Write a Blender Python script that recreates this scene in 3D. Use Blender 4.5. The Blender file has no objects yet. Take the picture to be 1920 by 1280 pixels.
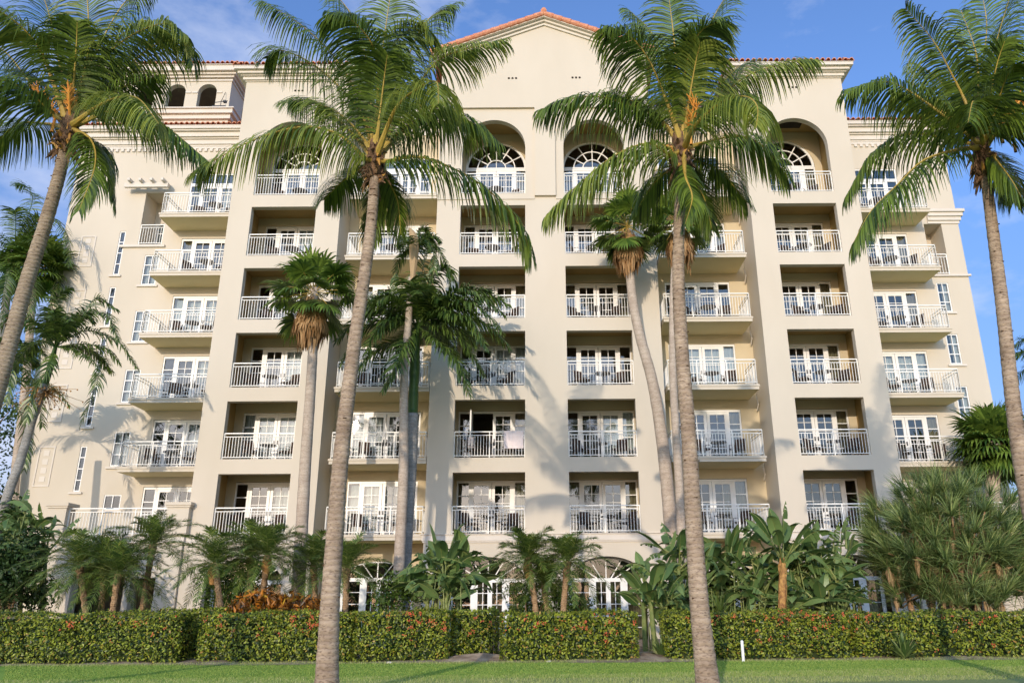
import bpy, math, random
from mathutils import Vector, Matrix
R = math.radians
C = bpy.context.scene.collection
sc = bpy.context.scene

# ------------------------------------------------------------------ camera model (also used to measure real positions)
F = 1461.0; T = .335; PITCH = math.atan(T); CP, SP = math.cos(PITCH), math.sin(PITCH)
CX, CY, ROLL, EYE = 1017.0, 640.0, .0068, 1.35
def W(x, y, Y):
    """world point at distance Y seen at photo pixel x, y"""
    dx, dy = x - CX, y - CY
    a, b = dx - dy * ROLL, (dy + dx * ROLL) / F
    u = (T - b) / (1 + T * b); z = u * Y
    return Vector((a * (CP * Y + SP * z) / F, Y, z + EYE))

cam = bpy.data.cameras.new('camera'); camo = bpy.data.objects.new('camera', cam); C.objects.link(camo)
cam.sensor_width = 36; cam.lens = F / 1920 * 36; cam.shift_x = -57 / 1920; cam.clip_end = 2000
r0 = Vector((1, 0, 0)); u0 = Vector((0, -SP, CP)); fwd = Vector((0, CP, SP))
r1 = (r0 - ROLL * u0).normalized(); u1 = (u0 + ROLL * r0).normalized()
camo.matrix_world = Matrix(((r1.x, u1.x, -fwd.x, 0), (r1.y, u1.y, -fwd.y, 0), (r1.z, u1.z, -fwd.z, EYE), (0, 0, 0, 1)))
sc.camera = camo

# ------------------------------------------------------------------ light
SUN = Vector((-.25, -1, .225)).normalized()
elev = math.asin(SUN.z); azim = math.atan2(SUN.x, SUN.y)
w = bpy.data.worlds.new('World'); sc.world = w; w.use_nodes = True
nt = w.node_tree; nt.nodes.clear()
N = nt.nodes.new; Lk = nt.links.new
sky = N('ShaderNodeTexSky'); sky.sky_type = 'NISHITA'; sky.sun_disc = False
sky.sun_elevation = elev; sky.sun_rotation = azim; sky.air_density = 1.0; sky.dust_density = .6; sky.ozone_density = 2.2
tc = N('ShaderNodeTexCoord'); mp = N('ShaderNodeMapping'); mp.inputs['Scale'].default_value = (1.5, 1.5, 3.6)
n1 = N('ShaderNodeTexNoise'); n1.inputs['Scale'].default_value = 2.6; n1.inputs['Detail'].default_value = 7; n1.inputs['Roughness'].default_value = .6
mp.inputs['Location'].default_value = (.35, .1, .3)
cr = N('ShaderNodeValToRGB'); cr.color_ramp.elements[0].position = .51; cr.color_ramp.elements[1].position = .80
sep = N('ShaderNodeSeparateXYZ')
tint = N('ShaderNodeMix'); tint.data_type = 'RGBA'; tint.blend_type = 'MULTIPLY'; tint.inputs[0].default_value = 1
tint.inputs[7].default_value = (1.22, 1.42, 1.92, 1)
mix = N('ShaderNodeMix'); mix.data_type = 'RGBA'
mix.inputs[7].default_value = (5.0, 5.4, 6.6, 1)
ml = N('ShaderNodeMath'); ml.operation = 'MULTIPLY'; ml.inputs[1].default_value = .75
bg = N('ShaderNodeBackground'); bg.inputs['Strength'].default_value = .15
out = N('ShaderNodeOutputWorld')
Lk(tc.outputs['Generated'], mp.inputs['Vector']); Lk(mp.outputs[0], n1.inputs['Vector']); Lk(n1.outputs['Fac'], cr.inputs[0])
Lk(cr.outputs[0], ml.inputs[0])
cl_ = N('ShaderNodeMapRange'); cl_.inputs[1].default_value = .42; cl_.inputs[2].default_value = .0; cl_.inputs[3].default_value = 0; cl_.inputs[4].default_value = .10; ca = N('ShaderNodeMath'); ca.operation = 'ADD'; Lk(n1.outputs['Fac'], ca.inputs[0]); Lk(cl_.outputs[0], ca.inputs[1]); cb = N('ShaderNodeMath'); cb.operation = 'MULTIPLY_ADD'; cb.inputs[1].default_value = -.16; Lk(sep.outputs[0], cb.inputs[0]); Lk(ca.outputs[0], cb.inputs[2]); Lk(cb.outputs[0], cr.inputs[0]); Lk(ml.outputs[0], mix.inputs[0])
Lk(tc.outputs['Generated'], sep.inputs[0]); Lk(sep.outputs[2], cl_.inputs[0])
hz = N('ShaderNodeMapRange'); hz.inputs[1].default_value = .0; hz.inputs[2].default_value = .5; hz.inputs[3].default_value = .50; hz.inputs[4].default_value = 1.0; Lk(sep.outputs[2], hz.inputs[0])
hm = N('ShaderNodeMix'); hm.data_type = 'RGBA'; hm.blend_type = 'MULTIPLY'; hm.inputs[0].default_value = 1
hc = N('ShaderNodeMix'); hc.data_type = 'RGBA'; hc.inputs[6].default_value = (.42, .33, .36, 1); hc.inputs[7].default_value = (1, 1, 1, 1)
h2 = N('ShaderNodeMapRange'); h2.inputs[1].default_value = .0; h2.inputs[2].default_value = .5; Lk(sep.outputs[2], h2.inputs[0]); Lk(h2.outputs[0], hc.inputs[0])
Lk(sky.outputs[0], tint.inputs[6]); Lk(tint.outputs[2], hm.inputs[6]); Lk(hc.outputs[2], hm.inputs[7]); wy = N('ShaderNodeMapRange'); wy.inputs[1].default_value = .15; wy.inputs[2].default_value = -.6; Lk(sep.outputs[1], wy.inputs[0])   # sky brightened on the sun's side, added as fill for the shade
wc = N('ShaderNodeMix'); wc.data_type = 'RGBA'; wc.inputs[6].default_value = (1, 1, 1, 1); wc.inputs[7].default_value = (2.35, 2.25, 1.85, 1); Lk(wy.outputs[0], wc.inputs[0])
wm = N('ShaderNodeMix'); wm.data_type = 'RGBA'; wm.blend_type = 'MULTIPLY'; wm.inputs[0].default_value = 1
Lk(hm.outputs[2], wm.inputs[6]); Lk(wc.outputs[2], wm.inputs[7]); Lk(wm.outputs[2], mix.inputs[6]); Lk(mix.outputs[2], bg.inputs[0]); Lk(bg.outputs[0], out.inputs[0])
sl = bpy.data.lights.new('sun', 'SUN'); sl.energy = 2.65; sl.angle = R(.55); sl.color = (1, .86, .70)
so = bpy.data.objects.new('sun', sl); C.objects.link(so); so.rotation_euler = SUN.to_track_quat('Z', 'Y').to_euler(); so.location = (-20, -60, 30)
vs = sc.view_settings; vs.view_transform = 'Standard'; vs.look = 'None'; vs.gamma = 1; vs.exposure = .08

# ------------------------------------------------------------------ materials
def newmat(name):
    m = bpy.data.materials.new(name); m.use_nodes = True
    t = m.node_tree; b = t.nodes['Principled BSDF']; return m, t, b
def noisemat(name, c1, c2, scale=3, rough=.8, bump=0, bscale=None, detail=4, stretch=None, spec=.3, lo=.35, hi=.65, bdist=.02, metal=0):
    m, t, b = newmat(name)
    co = t.nodes.new('ShaderNodeTexCoord'); mpn = t.nodes.new('ShaderNodeMapping')
    if stretch: mpn.inputs['Scale'].default_value = stretch
    t.links.new(co.outputs['Object'], mpn.inputs['Vector'])
    n = t.nodes.new('ShaderNodeTexNoise'); n.inputs['Scale'].default_value = scale; n.inputs['Detail'].default_value = detail
    t.links.new(mpn.outputs[0], n.inputs['Vector'])
    r = t.nodes.new('ShaderNodeValToRGB'); r.color_ramp.elements[0].position = lo; r.color_ramp.elements[1].position = hi
    r.color_ramp.elements[0].color = (*c1, 1); r.color_ramp.elements[1].color = (*c2, 1)
    t.links.new(n.outputs['Fac'], r.inputs[0]); t.links.new(r.outputs[0], b.inputs['Base Color'])
    b.inputs['Roughness'].default_value = rough; b.inputs['Specular IOR Level'].default_value = spec; b.inputs['Metallic'].default_value = metal
    if bump:
        n2 = t.nodes.new('ShaderNodeTexNoise'); n2.inputs['Scale'].default_value = bscale or scale * 8; n2.inputs['Detail'].default_value = 3
        t.links.new(mpn.outputs[0], n2.inputs['Vector'])
        bp = t.nodes.new('ShaderNodeBump'); bp.inputs['Strength'].default_value = bump; bp.inputs['Distance'].default_value = bdist
        t.links.new(n2.outputs['Fac'], bp.inputs['Height']); t.links.new(bp.outputs[0], b.inputs['Normal'])
    return m
def leafmat(name, c1, c2, c3=None, rough=.45, trans=.3, spec=.35):
    m, t, b = newmat(name)
    g = t.nodes.new('ShaderNodeNewGeometry'); r = t.nodes.new('ShaderNodeValToRGB')
    r.color_ramp.elements[0].color = (*c1, 1); r.color_ramp.elements[0].position = .15; r.color_ramp.elements[1].color = (*c2, 1); r.color_ramp.elements[1].position = .93 if c3 else .85
    if c3:
        e = r.color_ramp.elements.new(.995); e.color = (*c3, 1)
    n = t.nodes.new('ShaderNodeTexNoise'); n.inputs['Scale'].default_value = 1.1
    mx = t.nodes.new('ShaderNodeMix'); mx.inputs[0].default_value = .3
    t.links.new(g.outputs['Position'], n.inputs['Vector'])
    t.links.new(g.outputs['Random Per Island'], mx.inputs[2]); t.links.new(n.outputs['Fac'], mx.inputs[3])
    if c3: t.links.new(g.outputs['Random Per Island'], r.inputs[0])
    else: t.links.new(mx.outputs[0], r.inputs[0])
    t.links.new(r.outputs[0], b.inputs['Base Color']); b.inputs['Roughness'].default_value = rough; b.inputs['Specular IOR Level'].default_value = spec
    tr = t.nodes.new('ShaderNodeBsdfTranslucent'); ms = t.nodes.new('ShaderNodeMixShader'); ms.inputs[0].default_value = trans
    hs = t.nodes.new('ShaderNodeHueSaturation'); hs.inputs['Value'].default_value = 1.25; hs.inputs['Hue'].default_value = .485
    t.links.new(r.outputs[0], hs.inputs['Color']); t.links.new(hs.outputs[0], tr.inputs[0])
    t.links.new(b.outputs[0], ms.inputs[1]); t.links.new(tr.outputs[0], ms.inputs[2]); t.links.new(ms.outputs[0], t.nodes['Material Output'].inputs[0])
    return m
M = {}
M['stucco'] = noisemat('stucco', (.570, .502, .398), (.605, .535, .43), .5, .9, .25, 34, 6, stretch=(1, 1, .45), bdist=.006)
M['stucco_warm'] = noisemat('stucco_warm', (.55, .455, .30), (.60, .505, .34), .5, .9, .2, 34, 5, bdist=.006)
M['soffit'] = noisemat('soffit_bounce', (.72, .59, .33), (.78, .65, .38), .5, .9, .1, 34, 5, bdist=.006)  # light bounced up from below is put into this brighter, yellower underside colour
M['niche'] = noisemat('niche_shade', (.36, .245, .095), (.42, .29, .12), .5, .9, .2, 34, 5, bdist=.006)  # recess shade put into the colour of side walls, slabs and ceilings
M['trim'] = noisemat('trim', (.62, .56, .48), (.66, .60, .52), .8, .8, .1, 20)
M['white'] = noisemat('white_paint', (.78, .77, .74), (.82, .81, .78), 2, .38, 0, spec=.5)
M['rail'] = noisemat('rail_paint', (.80, .77, .70), (.84, .82, .76), 2, .45, 0, spec=.4)
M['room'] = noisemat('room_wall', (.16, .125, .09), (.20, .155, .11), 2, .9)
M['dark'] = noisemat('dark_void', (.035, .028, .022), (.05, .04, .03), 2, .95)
M['tile'] = noisemat('roof_tile', (.52, .17, .09), (.66, .33, .20), 5, .8, .3, 30, stretch=(1.6, 1.6, 1.6), lo=.3, hi=.7)
M['sheer'] = noisemat('sheer_curtain', (.62, .63, .62), (.72, .72, .70), 2, .85, stretch=(14, 1, .3))
M['curtain'] = noisemat('beige_curtain', (.30, .24, .14), (.44, .36, .23), 3, .85, stretch=(16, 1, .3))
M['wicker'] = noisemat('wicker', (.035, .018, .011), (.09, .05, .03), 60, .65, .4, 90)
M['iron'] = noisemat('dark_iron', (.015, .015, .017), (.03, .03, .032), 10, .5, spec=.5)
M['tabletop'] = noisemat('table_stone', (.05, .04, .035), (.09, .075, .065), 14, .35, spec=.5)
M['towel'] = noisemat('towel_cloth', (.78, .66, .62), (.84, .72, .68), 10, .95, .4, 80)
M['towel_orange'] = noisemat('orange_cloth', (.70, .25, .10), (.8, .35, .15), 10, .95)
M['towel_blue'] = noisemat('blue_print_cloth', (.12, .22, .45), (.7, .7, .72), 22, .95)
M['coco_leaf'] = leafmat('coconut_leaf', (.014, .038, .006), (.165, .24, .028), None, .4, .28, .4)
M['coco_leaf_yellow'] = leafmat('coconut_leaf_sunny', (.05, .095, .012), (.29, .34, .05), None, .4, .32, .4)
M['coco_rib'] = noisemat('coconut_rib', (.34, .23, .045), (.45, .32, .07), 3, .5)
M['coco_base'] = noisemat('coconut_leaf_base', (.40, .19, .04), (.58, .33, .08), 5, .6)
M['fiber'] = noisemat('palm_fibre', (.08, .045, .025), (.24, .14, .075), 9, .95, .8, 40, bdist=.05)
M['orange_stalk'] = noisemat('flower_stalk', (.55, .20, .03), (.72, .36, .07), 12, .6)
M['fan_leaf'] = leafmat('fan_leaf', (.03, .075, .012), (.21, .31, .05), None, .42, .28, .35)
M['dead_leaf'] = leafmat('dead_leaf', (.28, .15, .06), (.52, .33, .16), None, .8, .2, .2)
M['king_leaf'] = leafmat('feather_leaf', (.018, .050, .010), (.15, .22, .04), None, .36, .2, .5)
M['date_leaf'] = leafmat('pygmy_leaf', (.04, .085, .018), (.19, .27, .05), (.34, .34, .10), .42, .25, .4)
M['bird_leaf'] = leafmat('paddle_leaf', (.045, .10, .025), (.19, .28, .09), None, .36, .25, .4)
M['bird_stem'] = noisemat('paddle_stem', (.10, .15, .04), (.24, .26, .08), 4, .5)
M['dry_sheath'] = noisemat('dry_sheath', (.22, .10, .04), (.50, .28, .09), 9, .8, .6, 40)
M['pand_leaf'] = leafmat('screw_leaf', (.05, .10, .025), (.33, .42, .14), (.46, .40, .17), .45, .22, .4)
M['husk'] = leafmat('dry_husk', (.34, .22, .10), (.60, .44, .26), None, .85, .15, .2)
M['hedge_leaf'] = leafmat('hedge_leaf', (.014, .042, .005), (.34, .39, .035), (.40, .22, .05), .38, .25, .4)
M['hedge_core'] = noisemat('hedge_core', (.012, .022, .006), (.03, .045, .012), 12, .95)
M['flower'] = leafmat('hedge_flower', (.50, .05, .03), (.70, .20, .08), None, .6, .2, .2)
M['croton'] = leafmat('croton_leaf', (.07, .04, .012), (.60, .22, .02), (.74, .50, .05), .4, .2, .4)
M['shrub_leaf'] = leafmat('shrub_leaf', (.018, .050, .009), (.12, .20, .03), None, .38, .22, .5)
M['tree_leaf'] = leafmat('background_leaf', (.010, .028, .006), (.045, .085, .018), None, .5, .2, .3)
M['lime_leaf'] = leafmat('lime_leaf', (.14, .20, .03), (.30, .34, .08), None, .4, .25, .4)
M['soil'] = noisemat('soil', (.20, .135, .085), (.46, .35, .24), 3.5, .95, .8, 30, 8)
M['post'] = noisemat('stake_paint', (.78, .78, .76), (.83, .83, .81), 4, .5)
M['shaft'] = noisemat('crownshaft', (.028, .065, .012), (.055, .105, .02), 2.2, .5, spec=.3)

def trunkmat(name, c1, c2, dark, ring=9.0, dist=.013):
    m, t, b = newmat(name)
    co = t.nodes.new('ShaderNodeTexCoord')
    wv = t.nodes.new('ShaderNodeTexWave'); wv.bands_direction = 'Z'; wv.inputs['Scale'].default_value = ring; wv.inputs['Distortion'].default_value = 3.2; wv.inputs['Detail'].default_value = 2; wv.inputs['Detail Scale'].default_value = 2.2
    n = t.nodes.new('ShaderNodeTexNoise'); n.inputs['Scale'].default_value = 3.2; n.inputs['Detail'].default_value = 6
    n3 = t.nodes.new('ShaderNodeTexNoise'); n3.inputs['Scale'].default_value = 16; n3.inputs['Detail'].default_value = 5
    mp2 = t.nodes.new('ShaderNodeMapping'); mp2.inputs['Scale'].default_value = (1, 1, 2.6)
    for q in (wv,): t.links.new(co.outputs['Object'], q.inputs['Vector'])
    t.links.new(co.outputs['Object'], n.inputs['Vector']); t.links.new(co.outputs['Object'], mp2.inputs[0]); t.links.new(mp2.outputs[0], n3.inputs['Vector'])
    r = t.nodes.new('ShaderNodeValToRGB'); r.color_ramp.elements[0].color = (*c1, 1); r.color_ramp.elements[1].color = (*c2, 1); r.color_ramp.elements[0].position = .32; r.color_ramp.elements[1].position = .68
    t.links.new(n.outputs['Fac'], r.inputs[0])
    r2 = t.nodes.new('ShaderNodeValToRGB'); r2.color_ramp.elements[0].position = .34; r2.color_ramp.elements[1].position = .49; r2.color_ramp.elements[0].color = (1, 1, 1, 1); r2.color_ramp.elements[1].color = (0, 0, 0, 1)
    t.links.new(n3.outputs['Fac'], r2.inputs[0])
    r3 = t.nodes.new('ShaderNodeValToRGB'); r3.color_ramp.elements[0].position = .0; r3.color_ramp.elements[1].position = .22; r3.color_ramp.elements[0].color = (.5, .5, .5, 1); r3.color_ramp.elements[1].color = (0, 0, 0, 1)
    t.links.new(wv.outputs['Fac'], r3.inputs[0])
    mxx = t.nodes.new('ShaderNodeMath'); mxx.operation = 'MAXIMUM'; t.links.new(r2.outputs[0], mxx.inputs[0]); t.links.new(r3.outputs[0], mxx.inputs[1])
    mul = t.nodes.new('ShaderNodeMath'); mul.operation = 'MULTIPLY'; mul.inputs[1].default_value = .62; t.links.new(mxx.outputs[0], mul.inputs[0])
    mx = t.nodes.new('ShaderNodeMix'); mx.data_type = 'RGBA'; t.links.new(mul.outputs[0], mx.inputs[0]); t.links.new(r.outputs[0], mx.inputs[6]); mx.inputs[7].default_value = (*dark, 1)
    t.links.new(mx.outputs[2], b.inputs['Base Color']); b.inputs['Roughness'].default_value = .9; b.inputs['Specular IOR Level'].default_value = .2
    ad = t.nodes.new('ShaderNodeMath'); ad.operation = 'ADD'; t.links.new(wv.outputs['Fac'], ad.inputs[0]); t.links.new(n3.outputs['Fac'], ad.inputs[1])
    bp = t.nodes.new('ShaderNodeBump'); bp.inputs['Strength'].default_value = .7; bp.inputs['Distance'].default_value = dist
    t.links.new(ad.outputs[0], bp.inputs['Height']); t.links.new(bp.outputs[0], b.inputs['Normal'])
    return m
M['coco_trunk'] = trunkmat('coconut_trunk', (.25, .18, .125), (.44, .335, .24), (.08, .05, .035), 3.1)
M['coco_trunk_dark'] = trunkmat('coconut_trunk_lichen', (.24, .18, .12), (.38, .30, .21), (.065, .04, .03), 4.2)
M['smooth_trunk'] = trunkmat('smooth_trunk', (.40, .32, .25), (.52, .43, .34), (.24, .18, .13), 1.6, .006)
M['grey_trunk'] = trunkmat('grey_ringed_trunk', (.22, .21, .19), (.36, .34, .31), (.10, .09, .085), 2.4, .01)
M['date_trunk'] = trunkmat('pygmy_trunk', (.30, .18, .09), (.46, .32, .19), (.12, .07, .04), 5)

def glassmat(name, tint, base):
    m = bpy.data.materials.new(name); m.use_nodes = True; t = m.node_tree; t.nodes.clear()
    tr = t.nodes.new('ShaderNodeBsdfTransparent'); tr.inputs[0].default_value = (*tint, 1)
    gl = t.nodes.new('ShaderNodeBsdfGlossy'); gl.inputs['Roughness'].default_value = .015
    fr = t.nodes.new('ShaderNodeFresnel'); fr.inputs[0].default_value = 1.55
    ad = t.nodes.new('ShaderNodeMath'); ad.operation = 'MULTIPLY_ADD'; ad.inputs[1].default_value = 1.2; ad.inputs[2].default_value = base
    n = t.nodes.new('ShaderNodeTexNoise'); n.inputs['Scale'].default_value = 1.7; co = t.nodes.new('ShaderNodeNewGeometry')
    bp = t.nodes.new('ShaderNodeBump'); bp.inputs['Strength'].default_value = .12; bp.inputs['Distance'].default_value = .02
    t.links.new(co.outputs['Position'], n.inputs['Vector']); t.links.new(n.outputs['Fac'], bp.inputs['Height']); t.links.new(bp.outputs[0], gl.inputs['Normal'])
    mx = t.nodes.new('ShaderNodeMixShader'); o = t.nodes.new('ShaderNodeOutputMaterial')
    t.links.new(fr.outputs[0], ad.inputs[0]); t.links.new(ad.outputs[0], mx.inputs[0]); t.links.new(tr.outputs[0], mx.inputs[1]); t.links.new(gl.outputs[0], mx.inputs[2]); t.links.new(mx.outputs[0], o.inputs[0])
    return m
M['glass'] = glassmat('window_glass', (.62, .68, .68), .07)

# lawn
def lawnmat():
    m, t, b = newmat('lawn')
    g = t.nodes.new('ShaderNodeNewGeometry'); sp = t.nodes.new('ShaderNodeSeparateXYZ'); t.links.new(g.outputs['Position'], sp.inputs[0])
    n = t.nodes.new('ShaderNodeTexNoise'); n.inputs['Scale'].default_value = .55; n.inputs['Detail'].default_value = 8; n.inputs['Roughness'].default_value = .65
    nf = t.nodes.new('ShaderNodeTexNoise'); nf.inputs['Scale'].default_value = 26; nf.inputs['Detail'].default_value = 4
    t.links.new(g.outputs['Position'], n.inputs['Vector']); t.links.new(g.outputs['Position'], nf.inputs['Vector'])
    r = t.nodes.new('ShaderNodeValToRGB'); r.color_ramp.elements[0].color = (.16, .30, .035, 1); r.color_ramp.elements[1].color = (.28, .42, .06, 1); r.color_ramp.elements[0].position = .3; r.color_ramp.elements[1].position = .7
    ad = t.nodes.new('ShaderNodeMath'); ad.operation = 'MULTIPLY_ADD'; ad.inputs[1].default_value = .45; t.links.new(nf.outputs['Fac'], ad.inputs[0]); t.links.new(n.outputs['Fac'], ad.inputs[2])
    sb = t.nodes.new('ShaderNodeMath'); sb.operation = 'SUBTRACT'; sb.inputs[1].default_value = .22; t.links.new(ad.outputs[0], sb.inputs[0]); t.links.new(sb.outputs[0], r.inputs[0])
    # worn, drier rough nearer than 17 m
    edge = t.nodes.new('ShaderNodeMath'); edge.operation = 'MULTIPLY_ADD'; edge.inputs[1].default_value = 2.6; t.links.new(n.outputs['Fac'], edge.inputs[0]); t.links.new(sp.outputs[1], edge.inputs[2])
    xm = t.nodes.new('ShaderNodeMath'); xm.operation = 'MULTIPLY_ADD'; xm.inputs[1].default_value = -.16; t.links.new(sp.outputs[0], xm.inputs[0]); t.links.new(edge.outputs[0], xm.inputs[2])
    mr = t.nodes.new('ShaderNodeMapRange'); mr.inputs[1].default_value = 18.0; mr.inputs[2].default_value = 16.9; mr.inputs[3].default_value = 0; mr.inputs[4].default_value = .85; t.links.new(xm.outputs[0], mr.inputs[0])
    r2 = t.nodes.new('ShaderNodeValToRGB'); r2.color_ramp.elements[0].color = (.17, .26, .07, 1); r2.color_ramp.elements[1].color = (.42, .36, .17, 1); r2.color_ramp.elements[0].position = .35; r2.color_ramp.elements[1].position = .68; t.links.new(nf.outputs['Fac'], r2.inputs[0])
    mx = t.nodes.new('ShaderNodeMix'); mx.data_type = 'RGBA'; t.links.new(mr.outputs[0], mx.inputs[0]); t.links.new(r.outputs[0], mx.inputs[6]); t.links.new(r2.outputs[0], mx.inputs[7])
    t.links.new(mx.outputs[2], b.inputs['Base Color']); b.inputs['Roughness'].default_value = .75; b.inputs['Specular IOR Level'].default_value = .25
    nb = t.nodes.new('ShaderNodeTexNoise'); nb.inputs['Scale'].default_value = 90; t.links.new(g.outputs['Position'], nb.inputs['Vector'])
    bp = t.nodes.new('ShaderNodeBump'); bp.inputs['Strength'].default_value = .6; bp.inputs['Distance'].default_value = .015; t.links.new(nb.outputs['Fac'], bp.inputs['Height']); t.links.new(bp.outputs[0], b.inputs['Normal'])
    return m
M['lawn'] = lawnmat()
M['turf'] = leafmat('turf_blade', (.15, .26, .045), (.35, .43, .10), None, .6, .3, .2)
M['blade'] = leafmat('grass_blade', (.26, .34, .08), (.50, .50, .20), (.70, .60, .34), .6, .2, .2)

# ------------------------------------------------------------------ mesh helpers
WL = {}      # world location of every parent object
class MB:
    def __init__(s): s.v = []; s.f = []; s.m = []
    def face(s, pts, mat=0):
        i = len(s.v); s.v.extend([tuple(p) for p in pts]); s.f.append(tuple(range(i, i + len(pts)))); s.m.append(mat)
    def box(s, x0, x1, y0, y1, z0, z1, mat=0, skip=''):
        i = len(s.v)
        s.v.extend([(x0, y0, z0), (x1, y0, z0), (x1, y1, z0), (x0, y1, z0), (x0, y0, z1), (x1, y0, z1), (x1, y1, z1), (x0, y1, z1)])
        for k, q in (('f', (0, 1, 5, 4)), ('r', (1, 2, 6, 5)), ('b', (2, 3, 7, 6)), ('l', (3, 0, 4, 7)), ('d', (3, 2, 1, 0)), ('u', (4, 5, 6, 7))):
            if k not in skip: s.f.append(tuple(i + j for j in q)); s.m.append(mat)
    def beam(s, a, b, w, h, mat=0, up=Vector((0, 0, 1))):
        a, b = Vector(a), Vector(b); d = (b - a).normalized(); r = d.cross(up)
        if r.length < 1e-4: r = Vector((1, 0, 0))
        r.normalize(); u = r.cross(d).normalized(); i = len(s.v)
        for p in (a, b):
            for sx, sz in ((-1, -1), (1, -1), (1, 1), (-1, 1)): s.v.append(tuple(p + r * sx * w / 2 + u * sz * h / 2))
        for q in ((0, 1, 5, 4), (1, 2, 6, 5), (2, 3, 7, 6), (3, 0, 4, 7), (3, 2, 1, 0), (4, 5, 6, 7)): s.f.append(tuple(i + j for j in q)); s.m.append(mat)
    def tube(s, path, rad, n=10, mat=0, cap=True, rs=None, jit=0):
        path = [Vector(p) for p in path]; base = len(s.v); ref = Vector((.3, 1, .1)).normalized()
        for k, p in enumerate(path):
            d = (path[min(k + 1, len(path) - 1)] - path[max(k - 1, 0)]).normalized()
            a = d.cross(ref)
            if a.length < .05: a = d.cross(Vector((1, 0, 0)))
            a.normalize(); b = d.cross(a)
            r = rad[k] if isinstance(rad, (list, tuple)) else rad
            for j in range(n):
                t = 2 * math.pi * j / n; rr = r * (1 + (rs.uniform(-jit, jit) if rs else 0))
                s.v.append(tuple(p + (a * math.cos(t) + b * math.sin(t)) * rr))
        for k in range(len(path) - 1):
            for j in range(n):
                s.f.append((base + k * n + j, base + k * n + (j + 1) % n, base + (k + 1) * n + (j + 1) % n, base + (k + 1) * n + j)); s.m.append(mat)
        if cap:
            s.f.append(tuple(base + j for j in range(n))); s.m.append(mat)
            s.f.append(tuple(base + (len(path) - 1) * n + j for j in range(n))); s.m.append(mat)
    def strip(s, pts, ws, wv, mat=0):
        """ribbon through pts with half widths ws along vectors wv"""
        i = len(s.v); n = len(pts)
        for p, h, q in zip(pts, ws, wv):
            s.v.append(tuple(p - q * h)); s.v.append(tuple(p + q * h))
        for k in range(n - 1):
            s.f.append((i + 2 * k, i + 2 * k + 1, i + 2 * k + 3, i + 2 * k + 2)); s.m.append(mat)
    def build(s, name, mats, parent=None, smooth=False):
        o0 = WL.get(parent.name, Vector()) if parent else Vector()
        me = bpy.data.meshes.new(name); me.from_pydata([(x - o0.x, y - o0.y, z - o0.z) for x, y, z in s.v], [], s.f); me.update()
        for mt in (mats if isinstance(mats, (list, tuple)) else [mats]): me.materials.append(M[mt])
        me.polygons.foreach_set('material_index', s.m)
        if smooth: me.polygons.foreach_set('use_smooth', [True] * len(s.f))
        o = bpy.data.objects.new(name, me); C.objects.link(o)
        if parent: o.parent = parent
        WL[o.name] = o0.copy()
        return o
def thing(name, label, cat, loc=(0, 0, 0), group=None, rz=0):
    o = bpy.data.objects.new(name, None); C.objects.link(o); o.location = loc; o.rotation_euler = (0, 0, rz); o.empty_display_size = .2
    o['label'] = label; o['category'] = cat
    if group: o['group'] = group
    WL[o.name] = Vector(loc); return o
def tag(o, label, cat, group=None):
    o['label'] = label; o['category'] = cat
    if group: o['group'] = group
    return o
def struct(o, kind='structure'): o['kind'] = kind; return o
def dup(src, parent=None, loc=None, rz=None):
    o = src.copy(); C.objects.link(o)
    if parent: o.parent = parent
    if loc is not None: o.location = loc
    if rz is not None: o.rotation_euler = (0, 0, rz)
    for c in src.children: dup(c, o)
    return o
def panel(mb, x0, x1, z0, z1, Y, th, holes, mat=0, rmat=None):
    rmat = mat if rmat is None else rmat
    xs = sorted({x0, x1} | {h[0] for h in holes} | {h[1] for h in holes})
    zs = {z0, z1}
    for h in holes: zs |= {h[2], h[3]} | ({h[4]} if len(h) > 4 else set())
    zs = sorted(z for z in zs if z0 <= z <= z1); xs = [x for x in xs if x0 <= x <= x1]
    for a, b in zip(xs, xs[1:]):
        for c, d in zip(zs, zs[1:]):
            mx, mz = (a + b) / 2, (c + d) / 2
            if any(h[0] < mx < h[1] and h[2] < mz < (h[4] if len(h) > 4 else h[3]) for h in holes): continue
            mb.face([(a, Y, c), (b, Y, c), (b, Y, d), (a, Y, d)], mat)
            if th: mb.face([(b, Y + th, c), (a, Y + th, c), (a, Y + th, d), (b, Y + th, d)], mat)
    for h in holes:
        a, b, c, d = h[:4]
        if th:
            mb.face([(a, Y, c), (a, Y + th, c), (a, Y + th, d), (a, Y, d)], rmat)
            mb.face([(b, Y + th, c), (b, Y, c), (b, Y, d), (b, Y + th, d)], rmat)
            if c > z0 + .001: mb.face([(a, Y + th, c), (a, Y, c), (b, Y, c), (b, Y + th, c)], rmat)
            if len(h) == 4: mb.face([(a, Y, d), (a, Y + th, d), (b, Y + th, d), (b, Y, d)], rmat)
        if len(h) > 4:
            n = 32; cx, rx, rz = (a + b) / 2, (b - a) / 2, h[4] - d
            P = [(cx - rx * math.cos(math.pi * i / n), d + rz * math.sin(math.pi * i / n)) for i in range(n + 1)]
            for p, q in zip(P, P[1:]):
                mb.face([(p[0], Y, p[1]), (q[0], Y, q[1]), (q[0], Y, h[4]), (p[0], Y, h[4])], mat)
                if th:
                    mb.face([(q[0], Y + th, q[1]), (p[0], Y + th, p[1]), (p[0], Y + th, h[4]), (q[0], Y + th, h[4])], mat)
                    mb.face([(p[0], Y, p[1]), (p[0], Y + th, p[1]), (q[0], Y + th, q[1]), (q[0], Y, q[1])], rmat)

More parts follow.
